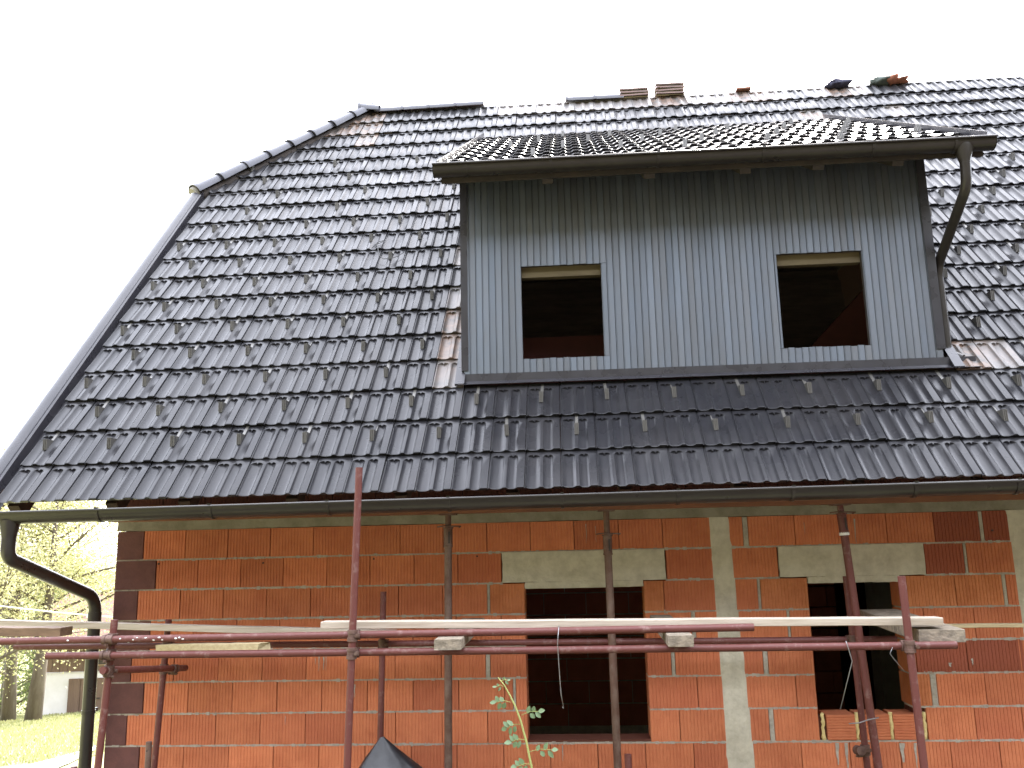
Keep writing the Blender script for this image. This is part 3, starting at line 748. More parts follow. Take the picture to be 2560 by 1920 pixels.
# attic inside: block parapet, boarded slope, gable block wall edge
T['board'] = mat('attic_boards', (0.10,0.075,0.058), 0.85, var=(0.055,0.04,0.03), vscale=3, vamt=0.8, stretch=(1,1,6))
b = MB()
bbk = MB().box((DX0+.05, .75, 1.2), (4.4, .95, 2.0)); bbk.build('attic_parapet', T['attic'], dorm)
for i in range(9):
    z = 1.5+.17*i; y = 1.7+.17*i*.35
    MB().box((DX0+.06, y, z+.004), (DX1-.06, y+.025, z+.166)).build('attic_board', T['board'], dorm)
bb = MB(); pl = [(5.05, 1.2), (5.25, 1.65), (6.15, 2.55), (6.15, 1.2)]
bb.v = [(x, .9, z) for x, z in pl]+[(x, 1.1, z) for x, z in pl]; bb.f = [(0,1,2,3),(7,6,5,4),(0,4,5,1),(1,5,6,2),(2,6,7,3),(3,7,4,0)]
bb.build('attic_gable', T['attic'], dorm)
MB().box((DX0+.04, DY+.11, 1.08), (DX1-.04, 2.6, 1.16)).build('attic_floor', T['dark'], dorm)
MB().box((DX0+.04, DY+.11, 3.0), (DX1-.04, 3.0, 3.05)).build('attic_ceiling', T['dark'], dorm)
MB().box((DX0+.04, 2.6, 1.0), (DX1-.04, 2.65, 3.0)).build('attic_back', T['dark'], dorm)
# apron flashing
bb = MB(); X0_, X1_ = 2.20, 6.47
pr = [(DY-.006, DZB+.03), (DY-.008, DZB-.035), (DY-.03, DZB-.055)]; e = rp(0, 3.0*TS, .036); e0 = rp(0, 3.0*TS, .030); pr += [(e.y, e.z), (e0.y, e0.z)]
for x in (X0_, X1_): bb.v += [(x, y, z) for y, z in pr]
n = len(pr); bb.f = [(i, n+i, n+i+1, i+1) for i in range(n-1)]
bb.build('apron_flashing', T['flash'], dorm)
for s_, x in ((-1, 2.235), (1, 6.30)):
    bb = MB(); q0 = rp(x, 3.05*TS, .02); q1 = rp(x, 15.8*TS, .02)
    bb.obox((q0+q1)/2, Vector((.04,0,0)), (q1-q0)/2, Vector((0,-sp,cp))*.01); bb.build('side_flashing', T['flash'], dorm)
# dormer roof: deck, tiles, edges
a1 = 4.62
bb = MB(); pts = [dr(2.14, .04, -.04), dr(6.52, .04, -.04), dr(6.52, a1, -.04), dr(2.14, a1, -.04)]; pts += [p+Vector((0,dsp,-dcp))*.05 for p in pts]
bb.add(pts, [(0,1,2,3),(7,6,5,4),(0,4,5,1),(1,5,6,2),(2,6,7,3),(3,7,4,0)]); bb.build('roof_deck', T['dark'], dorm)
drot = Matrix.Rotation(DPH, 4, 'X'); DTX = 2.152
JT = [DTX+.095-TW + i*TW for i in range(18)]
for r in range(11):
    for i, x in enumerate(JT):
        if x+TW < 2.2 or x > 6.42: continue
        jit = random.uniform(-.0015, .0015); mw = Matrix.Translation(dr(x, r*TS, .0+jit)) @ drot @ Matrix.Rotation(random.uniform(-.004,.004), 4, 'Z')
        if x < 2.15 or x+TW > 6.53:
            key = ('cut', i)
            if key not in ME:
                m_ = MEl['tile'].copy(); ME[key] = m_
                lo_, hi_ = max(0, 2.155-x), min(TW, 6.50-x)
                for v in m_.vertices: v.co.x = min(hi_, max(lo_, v.co.x))
            inst('roof_tile', ME[key], dorm, mw)
        else: inst('roof_tile', ME['tile'], dorm, mw)
        if 1 <= r <= 8 and (i+2*r) % 5 == 0 and 2.4 < x < 6.3:
            inst('snow_guard', MG, dorm, Matrix.Translation(dr(x+.455*TW, r*TS+.1, .0)) @ drot)
for x, s_ in ((2.125, -1), (6.535, 1)):
    bb = MB()
    pts = [dr(x, -.03, .055), dr(x, a1, .055), dr(x, a1, -.10), dr(x, -.03, -.10)]
    pts += [p+Vector((.004*s_,0,0)) for p in pts]; bb.add(pts, [(0,1,2,3),(7,6,5,4),(0,4,5,1),(1,5,6,2),(2,6,7,3),(3,7,4,0)])
    q0, q1 = dr(x-s_*.035, -.03, .052), dr(x-s_*.035, a1, .052)
    bb.build('edge_flashing', T['flash'], dorm)
for xd in (1183, 1405, 1615, 1775, 1950):
    x = dp(xd, 400, -.5).x
    MB().obox(dr(x, .35, -.14), Vector((.045,0,0)), Vector((0,dcp,dsp))*.28, Vector((0,-dsp,dcp))*.05).build('rafter_tail', T['dark'], dorm)
bb = MB().box((2.15, -.585, 3.025), (6.52, -.565, 3.13)); bb.build('fascia_board', T['dark'], dorm)
DGX0, DGX1, DGY, DGR = 2.098, 6.565, -.665, .074
dgz = 3.118
dgut = gutter_mesh(DGX0, dgz, DGX1, dgz-.012, DGY, DGR, 'dormer_gutter', dorm)
for xd in (1005, 1190, 1425, 1655, 1895, 2075):
    x = dp(xd, 370, DGY-DGR).x; bb = None; bracket(x, dgz-.012*(x-DGX0)/(DGX1-DGX0), DGY, DGR, dorm)
fx = dp(2084, 345, DGY).x
bfn = MB().sweep([Vector((fx,DGY,3.08)), Vector((fx,DGY,3.045)), Vector((fx,DGY,2.945)), Vector((fx,DGY,2.93))], .05, 18, True, [.072,.072,.041,.041]).build('gutter_outlet', T['gutter'], dorm, 'angle')
T['pipe_shine'] = T['gutter']
pA = Vector((fx, DGY, 2.94)); pB = dp(2084, 402, DGY+.02); pB.x = fx; pC = Vector((6.30, -.02, dp(2022, 575, -.05).z)); pD = Vector((6.30, 0.0, 1.98))
pD2 = Vector((6.30, .0, 1.93)); pE = dp(2062, 683, -.12)
MB().sweep(smooth_path([pA, pB, pC, Vector((6.30, -.02, pC.z-.75)), Vector((6.38, -.10, pC.z-.82))], .1, 7), .040, 16).build('dormer_downpipe', T['gutter'], dorm, 'angle')
MB().box((6.235, -.05, pC.z-.28), (6.27, .0, pC.z-.25)).build('pipe_clip', T['wire'], dorm)

# ================================================================== SCAFFOLD
scaf = empty('scaffold', 'red oxide tube scaffold with clamped poles and ledgers before the block wall', 'scaffold', (2.0, -1.0, gh(2.0, -1.0)))
si = Matrix.Translation((-2.0, 1.0, -gh(2.0, -1.0)))
def sp_(o): o.location = (-2.0, 1.0, -gh(2.0, -1.0)); return o
YF, YI, TR = -1.50, -.38, .0242
def down(top, bot):           # extend a pole seen in the photo to the ground
    d = bot-top; k = (gh(bot.x, bot.y)-.03-top.z)/d.z; return top+d*k
def tube(name, a, b, r=TR, m='tube'):
    return sp_(MB().pipe(a, b, r, r-.004).build(name, T[m], scaf, 'angle'))
# standards
poles = {}
def std(key, top, bot): e = down(top, bot); poles[key] = (top, e); return tube('standard', top, e)
YL = YF+.052                  # ledgers run behind the front poles
std('A', dp(776, 1010, YF), dp(750, 1655, YF))
std('B', c6(1080, 262, YL+.052), c6(922, 1655, YL+.052))
std('C', c3(1208, 612, YF), c3(1332, 1655, YF))
std('D', c2(346, 697, YI), c2(330, 1480, YI))
std('E', c6(1590, 258, YI), c6(1452, 1655, YI))
std('I', c3(905, 612, YI), c3(1022, 1655, YI))
# ledgers
def on(p, q, t): return p+(q-p)*t
l1a, l1b = dp(-60, 1387, YL), dp(1628, 1355, YL); tube('ledger', l1a, l1b)
l2a, l2b = c1(255, 1048, YL), c3(1507, 988, YL); tube('ledger', l2a, l2b)
l3a, l3b = c6(140, 518, YI+.05), c3(1180, 956, YI+.05); tube('ledger', l3a, l3b)
# transom
ta, tb = c6(968, 740, YL-.02), c6(1750, 716, -.17); ta.x = ta.x; tube('transom', ta, tb)
# couplers
def coupler(p, d1, d2, off):      # bands round two crossing tubes, a body between them and two bolts
    d1 = d1.normalized(); d2 = d2.normalized(); n = d1.cross(d2).normalized()
    if n.dot(off) < 0: n = -n
    b = MB(); q = p+off
    for c, d in ((p, d1), (q, d2)):
        for s in (-1, 1): b.sweep([c+d*(s*.025-.013), c+d*(s*.025-.011), c+d*(s*.025+.011), c+d*(s*.025+.013)], .03, 14, True, [.027, .034, .034, .027])
        b.sweep([c-d*.02, c+d*.02], .0295, 14)
    b.obox((p+q)/2, d1*.026, d2*.026, n*.02)
    o = sp_(b.build('coupler', T['coupler'], scaf, 'angle'))
    for c, d, e in ((p, d1, d2), (q, d2, d1)):
        bb = MB(); base = c+e*.036
        bb.obox(base, d*.012, e*.010, n*.020); s0 = base-n*.045; s1 = base+n*.03
        bb.sweep([s0, s1], .0065, 8); bb.sweep([s0+n*.004, s0+n*.016], .0125, 6)
        bb.build('bolt', T['rust'], o)
def near_pt(a, b, x): t = (x-a.x)/(b.x-a.x); return a+(b-a)*t
def at_z(a, b, z): t = (z-a.z)/(b.z-a.z); return a+(b-a)*t
for key in ('A', 'B', 'C'):
    t, e = poles[key]
    for la, lb in ((l1a, l1b), (l2a, l2b)):
        if key == 'C' and la is l1a: continue
        pp_ = near_pt(la, lb, t.x)
        for _ in range(3): qq = at_z(t, e, pp_.z); pp_ = near_pt(la, lb, qq.x)
        coupler(qq, e-t, lb-la, Vector((0, pp_.y-qq.y, 0)))
for key in ('D', 'I', 'E'):
    t, e = poles[key]; pp_ = near_pt(l3a, l3b, t.x)
    for _ in range(3): qq = at_z(t, e, pp_.z); pp_ = near_pt(l3a, l3b, qq.x)
    coupler(qq, e-t, l3b-l3a, Vector((0, pp_.y-qq.y, 0)))
for key, tt in (('B', .08), ('E', .86)):
    t, e = poles[key]; tp = on(ta, tb, tt); qq = at_z(t, e, tp.z); coupler(qq, e-t, tb-ta, Vector((tp.x-qq.x, 0, 0)))
t, e = poles['I']; q = at_z(t, e, c3(985, 1560, YI).z); coupler(q, e-t, Vector((.2, -1, .1)), Vector((-.05, -.02, 0)))
# paint splashes on the upper ledger
for u, v in ((1133,440),(1205,476),(1255,450),(1372,432),(1447,452),(1500,428),(1530,450),(1690,428),(1725,442),(1290,430),(640,455),(1655,436)):
    p = c6(u, v, YL-TR); la = near_pt(l1a, l1b, p.x); 
    b = MB(); r = random.uniform(.004, .0085); n = 8
    dz = max(-.02, min(.02, p.z-la.z)); dy = -math.sqrt(max(1e-6, (TR+.0008)**2-dz*dz))
    nn = Vector((0, dy, dz)).normalized(); tz = Vector((0, -nn.z, nn.y))
    for k in range(n): a = 2*math.pi*k/n; b.v.append(tuple(Vector((p.x, la.y+dy, la.z+dz))+Vector((1,0,0))*math.cos(a)*r*random.uniform(.8,1.8)+tz*math.sin(a)*r*.8+nn*.001))
    b.f = [tuple(range(n))]; sp_(b.build('paint_splash', T['paint'], scaf))

# ================================================================== STEEL PROPS
def prop(label, top, bot, ycollar, seen, m1='tube', m2='rust', pin=1):
    """adjustable prop: inner tube with head plate, slotted collar, pin loop, outer tube to the ground"""
    d = (bot-top).normalized(); base = top+d*((gh(bot.x, bot.y)-.01-top.z)/d.z)
    e = empty('steel_prop', label, 'prop', base, group='adjustable props under the eaves')
    inv = Matrix.Translation(-base)
    def fin(o): o.location = -base; return o
    col_ = at_z(top, base, ycollar)
    sx = Vector((1,0,0)); sy = Vector((0,1,0))
    fin(MB().sweep([top, col_+d*.02], .0235, 16).build('inner_tube', T[m1], e, 'angle'))
    fin(MB().sweep([col_+d*.15, base], .0295, 18).build('outer_tube', T[m2], e, 'angle'))
    fin(MB().obox(top+Vector((0,0,.004)), sx*.065, sy*.065, Vector((0,0,.0045))).build('head_plate', T['rust'], e))
    fin(MB().obox(base+Vector((0,0,.004)), sx*.065, sy*.065, Vector((0,0,.0045))).build('base_plate', T['rust'], e))
    b = MB().sweep([col_, col_+d*.008, col_+d*.012, col_+d*.14, col_+d*.143, col_+d*.155], .034, 18, True, [.042,.042,.0345,.0345,.038,.036])
    c = fin(b.build('collar', T[m1 if pin > 1 else m2], e, 'angle'))
    b = MB()
    b.sweep([col_-d*.004+Vector((-.085,-.0,.0)), col_-d*.006+Vector((-.03,-.03,.004)), col_-d*.006+Vector((.05,-.03,.0)), col_+Vector((.10,-.015,.004)), col_+Vector((.085,.01,-.004))], .0055, 8)
    fin(b.build('pin', T['rust'], e, True))
    fin(MB().obox(col_+d*.08+Vector((.012,-.035,0)), sx*.006, sy*.002, d*.045).build('slot', T['dark'], e))
    return e
YP = -.51
PZ = .289
def topat(x, y0): p = dp(x, y0, YP); p.z = PZ; return p
F0 = topat(968, 1105); Fb = c2(700, 1655, YP)
prop('rusty adjustable steel prop with mottled grey lower tube, left of the open window', F0, Fb, c2(700, 345, YP).z, 1, 'rust', 'rust')
G0 = topat(1309, 1100); Gb = c2(1625, 1655, YP)
prop('rusty adjustable steel prop standing in front of the large open window', G0, Gb, c2(1565, 385, YP).z, 1, 'rust', 'rust')
H0 = topat(1815, 1095); Hb = c3(1082, 1655, YP)
H_ = prop('red painted steel prop before the smaller window, white band on its collar', H0, Hb, c3(880, 268, YP).z, 1, 'tube', 'tube', 2)
hd_ = (Hb-H0).normalized(); q = at_z(H0, Hb, c3(895, 380, YP).z)
o = MB().sweep([q-hd_*.012, q+hd_*.012], .0375, 16).build('white_band', T['paint'], H_, 'angle'); o.location = -H_.location

# ================================================================== BOARDS AND TIMBERS
def board(label, a, b, w, h, m, group=None, rollz=0.0, name='wooden_board', cat='board', cut=.0):
    """a, b: lower front edge end points"""
    a = Vector(a); b = Vector(b); d = (b-a); L = d.length; n = d.normalized(); up = Vector((0,0,1)); up = (up-n*up.dot(n)).normalized(); bk = up.cross(n)
    if bk.y < 0: bk = -bk
    mb = MB(); ns = 14; c = .003
    prof = [(c,0),(w-c,0),(w,c),(w,h-c),(w-c,h),(c,h),(0,h-c),(0,c)]
    for k in range(ns+1):
        t = k/ns; jit = random.uniform(-.0025, .0025); jit2 = random.uniform(-.002, .002)
        p = a+d*t
        for i, (y, z) in enumerate(prof): mb.v.append(tuple(p-a + bk*(y+jit) + up*(z+jit2) + n*(random.uniform(-cut, cut) if k in (0, ns) else 0)))
    for k in range(ns):
        for i in range(8): j = (i+1) % 8; mb.f.append((k*8+i, k*8+j, (k+1)*8+j, (k+1)*8+i))
    mb.f.append(tuple(range(7, -1, -1))); mb.f.append(tuple(ns*8+i for i in range(8)))
    o = mb.build(name, T[m]); o.location = a; tag(o, label, cat, group); return o
ZF = YL+.03
board('long pale sawn board lying level along the upper scaffold tube past both windows', c2(2, 902, ZF), c3(1440, 880, ZF), .14, .047, 'wood')
board('pale sawn board slanting down from the downpipe towards the tall scaffold pole', c1(-130, 884, YI-.16), c1(2150, 945, YI-.16), .10, .048, 'wood')
board('thin yellow board running behind the long pale board beside the smaller window', c3(1150, 897, -.62), c3(2350, 888, -.62), .10, .024, 'wood_yellow')
board('thick weathered grey plank end resting on the lower tube by the clamped pole', c3(1340, 975, -1.36), c3(1000, 945, -.20), .22, .05, 'wood_grey') if False else None
# perpendicular timbers on the ledgers
def putlog(label, px_l, px_r, py_b, py_t, cc, m, y0=-1.62, y1=-.22, name='timber', cat='timber', cut=.004, dz=0):
    a = cc(px_l, py_b, y0); a2 = cc(px_r, py_b, y0); t_ = cc(px_l, py_t, y0)
    w = a2.x-a.x; h = t_.z-a.z
    mb = MB(); ns = 6; c = .004
    prof = [(c,0),(w-c,0),(w,c),(w,h-c),(w-c,h),(c,h),(0,h-c),(0,c)]
    for k in range(ns+1):
        y = (y1-y0)*k/ns
        for x, z in prof: mb.v.append((x+random.uniform(-.0015,.0015), y+(random.uniform(-cut, cut) if k in (0, ns) else 0), z+dz*k/ns))
    for k in range(ns):
        for i in range(8): j = (i+1) % 8; mb.f.append((k*8+j, k*8+i, (k+1)*8+i, (k+1)*8+j))
    mb.f.append(tuple(range(8))); mb.f.append(tuple(ns*8+i for i in range(7, -1, -1)))
    o = mb.build(name, T[m]); o.location = (a.x, y0, a.z); tag(o, label, cat); return o
l2z = lambda x: near_pt(l2a, l2b, x).z+TR
putlog('squared grey timber end sticking out over the lower tube between tall pole and large window', 622, 772, 1016, 958, c2, 'wood_grey', dz=.03)
putlog('squared grey timber end sticking out over the lower tube beside the concrete column', -62, 78, 1000, 937, c3, 'wood_grey', dz=.03)
putlog('wide weathered plank with mould spots across the tubes by the smaller window', 1310, 1562, 975, 905, c3, 'wood_grey', -1.42, -.22, 'plank', 'plank', .008, .05)
board('brown old plank beyond the house corner, against the trees', c6(-420, 418, -.95), c6(565, 422, -.95), .16, .062, 'wood_brown', name='plank', cat='plank')
bs = board('short pale board with a rough split end lying by the house corner on the tubes', c1(850, 1020, -.45), c1(1405, 1018, -1.25), .10, .047, 'wood_yellow', cut=.012)

# ================================================================== WIRES
def wire(name, label, pts, r, m='wire', cat='wire', group=None):
    b = MB().sweep(pts, r, 6); o = b.build(name, T[m], None, True); o2 = pts[0]
    for v in o.data.vertices: v.co -= o2
    o.location = o2; tag(o, label, cat, group); return o
yw = YL-TR-.012
wire('tie_wire', 'bent tie wire hanging from the upper tube in front of the large window', [near_pt(l1a, l1b, c2(1303,900,yw).x)+Vector((0,.03,.03)), c2(1303,893,yw), c2(1296,975,yw), c2(1303,1090,yw), c2(1315,1255,yw), c2(1330,1335,yw), c2(1322,1325,yw)], .0028)
wire('tie_wire', 'kinked tie wire hanging from the lower tube across the smaller window', [c3(905,965,YL-TR-.006), c3(912,985,yw), c3(940,1075,yw), c3(875,1338,yw)], .0028)
wire('tie_wire', 'thin curved wire dangling beside the clamp in front of the smaller window', [c3(1160,1000,YL-TR-.006), c3(1145,1035,yw), c3(1185,1085,yw), c3(1225,1130,yw)], .0018)
wire('tie_wire', 'short pale wire tied round two poles under the smaller window', [c3(922,1417,-.58), c3(980,1412,-.58), c3(1030,1395,-.58), c3(1085,1384,-.58)], .0045)
wire('tie_wire', 'small wire ends lying on the long board before the large window', [c2(1605,845,-1.33), c2(1700,856,-1.33), c2(1815,850,-1.33)], .0035)
def rpx(u, v, n=.04):
    d = ray(u, v); nn = Vector((0,-sp,cp)); p0 = rp(0, 0, n); C = Vector((CX,CY,CZ)); return C+d*((p0-C).dot(nn)/d.dot(nn))
s2 = lambda x, y, n=.04: rpx(760+x/3.95, 580+y/3.95, n)
wire('loose_wire', 'thin loose wire snagged on the roof tiles left of the dormer', [s2(670,160), s2(690,135), s2(735,95), s2(785,85), s2(770,100), s2(720,120,.05), s2(745,235), s2(780,265), s2(860,262), s2(920,240), s2(990,200)], .004, 'old_wire')

# ================================================================== THINGS ON THE RIDGE
rtop = rp(0, RID, .0)
lp = dp(1093, 232, rtop.y); n = 20
pts = [Vector((lp.x+.155*math.cos(math.pi*(-.06+1.12*k/n)), rtop.y-.02, rtop.z-.04+.17*math.sin(math.pi*(-.06+1.12*k/n)))) for k in range(n+1)]
wire('wire_loop', 'wire hoop standing up against the sky on the open ridge', pts, .008, 'wire', 'hoop')
def flat_tile(name, label, x, y, z, L, W, m, cat='ridge tile', group=None, rot=0.0):
    b = MB(); seg = 8; n = 3
    for k, (xx, s) in enumerate(((0, 1.05), (.04, 1.05), (.045, 1.0), (L, .96))):
        for j in range(seg+1):
            t = j/seg; b.v.append((xx-L/2, (t-.5)*W*s, .036*math.sin(math.pi*t)*s))
        for j in range(seg, -1, -1):
            t = j/seg; b.v.append((xx-L/2, (t-.5)*W*s, .036*math.sin(math.pi*t)*s-.022))
    t = 2*(seg+1)
    for k in range(3):
        for j in range(t): b.f.append((k*t+j, k*t+(j+1) % t, (k+1)*t+(j+1) % t, (k+1)*t+j))
    b.f.append(tuple(range(t-1, -1, -1))); b.f.append(tuple(3*t+j for j in range(t)))
    o = b.build(name, T[m], None, 'angle'); o.location = (x, y, z); o.rotation_euler = (0, 0, rot); tag(o, label, cat, group); return o
T['stacked'] = mat('stacked_clay_tile', (0.17,0.11,0.095), 0.5, var=(0.25,0.15,0.12), vscale=6, vamt=0.6, rnd=0.1)
ordn = {3: ['bottom', 'middle', 'topmost'], 4: ['bottom', 'second', 'third', 'topmost']}
for n_, xd, z0, nm in ((3, 1371, 205, 'low stack of three'), (4, 1446, 203, 'tall stack of four')):
    x = dp(xd, 205, rtop.y).x
    for k in range(n_):
        flat_tile('ridge_tile', 'dark ridge tile, %s of the %s on the roof ridge' % (ordn[n_][k]+(' one up' if ordn[n_][k] in ('second', 'third') else ''), nm), x+random.uniform(-.012,.012), rtop.y+.01, rtop.z-.0+.045*k+.0, .40, .22, 'stacked', group='ridge tiles stacked on the ridge', rot=random.uniform(-.05,.05))
# cloth bundles
def bundle(label, x, parts, name, cat):
    e = empty(name, label, cat, (x, rtop.y-.06, rtop.z-.05)); e.scale = (.8, .8, .62)
    for (dx, dz, rx, rz_, c, nm) in parts:
        b = MB(); nu, nv = 14, 8
        for j in range(nv+1):
            th = math.pi*j/nv
            for i in range(nu):
                a = 2*math.pi*i/nu; k = 1+.28*math.sin(3*a+dx*40+j)*math.sin(th)+random.uniform(-.12, .12)
                b.v.append((dx+math.sin(th)*math.cos(a)*rx*k, math.sin(th)*math.sin(a)*.13*k, dz+math.cos(th)*rz_*(k if j < nv else 1)))
        for j in range(nv):
            for i in range(nu): b.f.append((j*nu+i, (j+1)*nu+i, (j+1)*nu+(i+1) % nu, j*nu+(i+1) % nu))
        b.build(nm, c, e, True)
    return e
cl_b = mat('dark_blue_cloth', (0.035,0.035,0.06), 0.9, bump=.4, bscale=20); cl_g = mat('grey_green_cloth', (0.10,0.12,0.105), 0.9, bump=.4, bscale=20); cl_o = mat('orange_cloth', (0.42,0.17,0.11), 0.85, bump=.4, bscale=20)
bundle('dark blue crumpled jacket left on the roof ridge', dp(1812, 187, rtop.y).x, [(0, .05, .19, .10, cl_b, 'cloth'), (-.12, .02, .12, .06, cl_b, 'sleeve')], 'crumpled_jacket', 'jacket')
bundle('orange and grey work vest bundled on the roof ridge', dp(1915, 176, rtop.y).x, [(-.12, .07, .17, .09, cl_g, 'grey_cloth'), (.05, .09, .15, .10, cl_o, 'orange_cloth'), (.20, .05, .14, .05, cl_o, 'strap')], 'work_vest', 'vest')
T['terra'] = mat('bare_terracotta', (0.28,0.13,0.085), 0.8)
for xd, lb in ((1605, 'piece of broken reddish tile lying on the bare ridge between stack and jacket'),):
    x = dp(xd, 200, rtop.y).x; o = MB().obox((0,0,0), Vector((.10,0,.004)), Vector((0,.05,0)), Vector((0,0,.012))).add([(-.05,-.03,.012),(.06,-.03,.012),(.03,.03,.03),(-.02,.03,.028)], [(0,1,2,3)]).build('tile_fragment', T['terra']); o.location = (x, rtop.y-.03, rtop.z+.005); tag(o, lb, 'tile')

# ================================================================== FOREGROUND BITS
# black plastic sheet draped over a peaked heap
apex = c2(338, 1478, -.62); b = MB(); nu, nv = 36, 9
ff_ = random.Random(3)
foldA = [ff_.uniform(-1, 1) for _ in range(nu)]
for j in range(nv+1):
    t = j/nv
    for i in range(nu):
        a = 2*math.pi*i/nu; ca = math.cos(a); r = .015+t*(.70+.22*ca)*(1+.13*foldA[i]*t)
        zz = apex.z - r*(1.0-.22*ca) - .05*t*(1-t) + .025*math.sin(5*a+4*t)*t
        cr = .035*t*math.sin(9*a+2.5*math.sin(7*t+i))+random.uniform(-.012,.012)*t
        b.v.append(((r+cr)*math.cos(a), (r+cr)*.55*math.sin(a), zz-apex.z+random.uniform(-.014,.014)*t))
b.f.append(tuple(range(nu)))
for j in range(nv):
    for i in range(nu): b.f.append((j*nu+i, (j+1)*nu+i, (j+1)*nu+(i+1) % nu, j*nu+(i+1) % nu))
# skirt to the ground
o0 = nv*nu; g0 = gh(apex.x, -.62)
for i in range(nu): x, y, z = b.v[o0+i]; b.v.append((x*1.05, y*1.05, g0-apex.z))
for i in range(nu): b.f.append((o0+i, o0+nu+i, o0+nu+(i+1) % nu, o0+(i+1) % nu))
tp = b.build('plastic_sheet', T['tarp'], None, 'angle'); tp.location = apex; tag(tp, 'black plastic sheet draped to a peak over a heap at the wall', 'tarp')
# loose standing tubes whose tops just show
for lab, top, r, hole in (('short rusty tube with a drilled hole standing near the house corner', c6(1405, 1412, -.75), .022, 1),
                     ('red tube tip standing out on the pale path side of the downpipe', c6(697, 1646, -1.0), .024, 0),
                     ('worn red tube top standing under the large open window', c2(1680, 1584, -.9), .0245, 0)):
    bt = Vector((top.x, top.y, gh(top.x, top.y)-.02)); e = MB()
    e.pipe(Vector((0,0,0)), bt-top, r, r-.004); o = e.build('steel_tube', T['tube'] if not hole else T['rust'], None, 'angle'); o.location = top; tag(o, lab, 'tube')
    if hole: MB().sweep([Vector((-.002,-r-.001,-.06)), Vector((-.002,-r+.003,-.06))], .006, 8).build('drilled_hole', T['dark'], o)
# sapling
T['stem'] = mat('green_stem', (0.33,0.36,0.12), 0.7)
def leafmat(name, c, tr, var, rough=.5):
    M = bpy.data.materials.new(name); M.use_nodes = True; nt = M.node_tree; N = nt.nodes; L = nt.links; b_ = N['Principled BSDF']
    geo = N.new('ShaderNodeNewGeometry'); mx = N.new('ShaderNodeMix'); mx.data_type = 'RGBA'; mx.inputs['A'].default_value = (*c, 1); mx.inputs['B'].default_value = (*var, 1)
    L.new(geo.outputs['Random Per Island'], mx.inputs['Factor']); L.new(mx.outputs['Result'], b_.inputs['Base Color']); b_.inputs['Roughness'].default_value = rough
    t_ = N.new('ShaderNodeBsdfTranslucent'); L.new(mx.outputs['Result'], t_.inputs['Color']); ms = N.new('ShaderNodeMixShader'); ms.inputs[0].default_value = tr
    L.new(b_.outputs[0], ms.inputs[1]); L.new(t_.outputs[0], ms.inputs[2]); L.new(ms.outputs[0], N['Material Output'].inputs[0]); return M
T['leaf_s'] = leafmat('sapling_leaf', (0.13,0.22,0.10), .3, (0.20,0.28,0.14))
YS = -1.75
stem = [c2(1175, 1750, YS), c2(1155, 1655, YS), c2(1125, 1510, YS), c2(1095, 1400, YS), c2(1065, 1320, YS), c2(1035, 1260, YS), c2(1005, 1205, YS), c2(972, 1165, YS)]
gs = Vector((stem[0].x+.06, YS, gh(stem[0].x, YS))); pl = empty('sapling', 'slender green sapling growing up before the wall beside the large window', 'plant', gs)
o = MB().sweep([gs, gs*.5+stem[0]*.5]+stem, .006, 7, True, [.011,.009,.0075,.007,.0065,.006,.0055,.005,.004,.0025]).build('stem', T['stem'], pl, True); o.location = -gs
def leaf(p, d, L, w):
    d = d.normalized(); s = d.cross(Vector((random.uniform(-.4,.4), -1, random.uniform(.2,.8)))).normalized(); n = s.cross(d)
    b = MB(); pr = [(0,0),(.2,.6),(.45,1),(.75,.7),(1,0)]
    for t, k in pr: c = p+d*L*t+n*(-.12*L*t*t); b.v += [tuple(c+s*w*k+n*.12*w*k), tuple(c), tuple(c-s*w*k+n*.12*w*k)]
    for i in range(4): q = i*3; b.f += [(q,q+1,q+4,q+3),(q+1,q+2,q+5,q+4)]
    o = b.build('leaf', T['leaf_s'], pl, True); o.location = -gs
def frond(p, q, n=5, s=.05):
    o = MB().sweep([p, (p+q)/2+Vector((0,0,.01)), q], .0018, 5).build('leaf_stalk', T['stem'], pl); o.location = -gs
    d = q-p
    for k in range(n):
        t = .35+.65*k/(n-1); c = p+d*t; sd = Vector((d.z, 0, -d.x)).normalized()*(1 if k % 2 else -1)
        leaf(c, d.normalized()*.6+sd*.9 if k < n-1 else d, s*random.uniform(.8,1.15), s*.30)
for a, c in (((1040,1300),(965,1300)),((1100,1370),(1190,1350)),((1092,1420),(1022,1440)),((1120,1505),(1050,1515)),((1140,1570),(1262,1560)),((1160,1640),(1075,1650)),((1000,1215),(965,1215)),((990,1185),(1020,1180))):
    s = .05 if a[1] > 1250 else .028
    frond(c2(*a, YS), c2(*c, YS-random.uniform(-.05,.05)), 5 if a[1] > 1250 else 3, s)

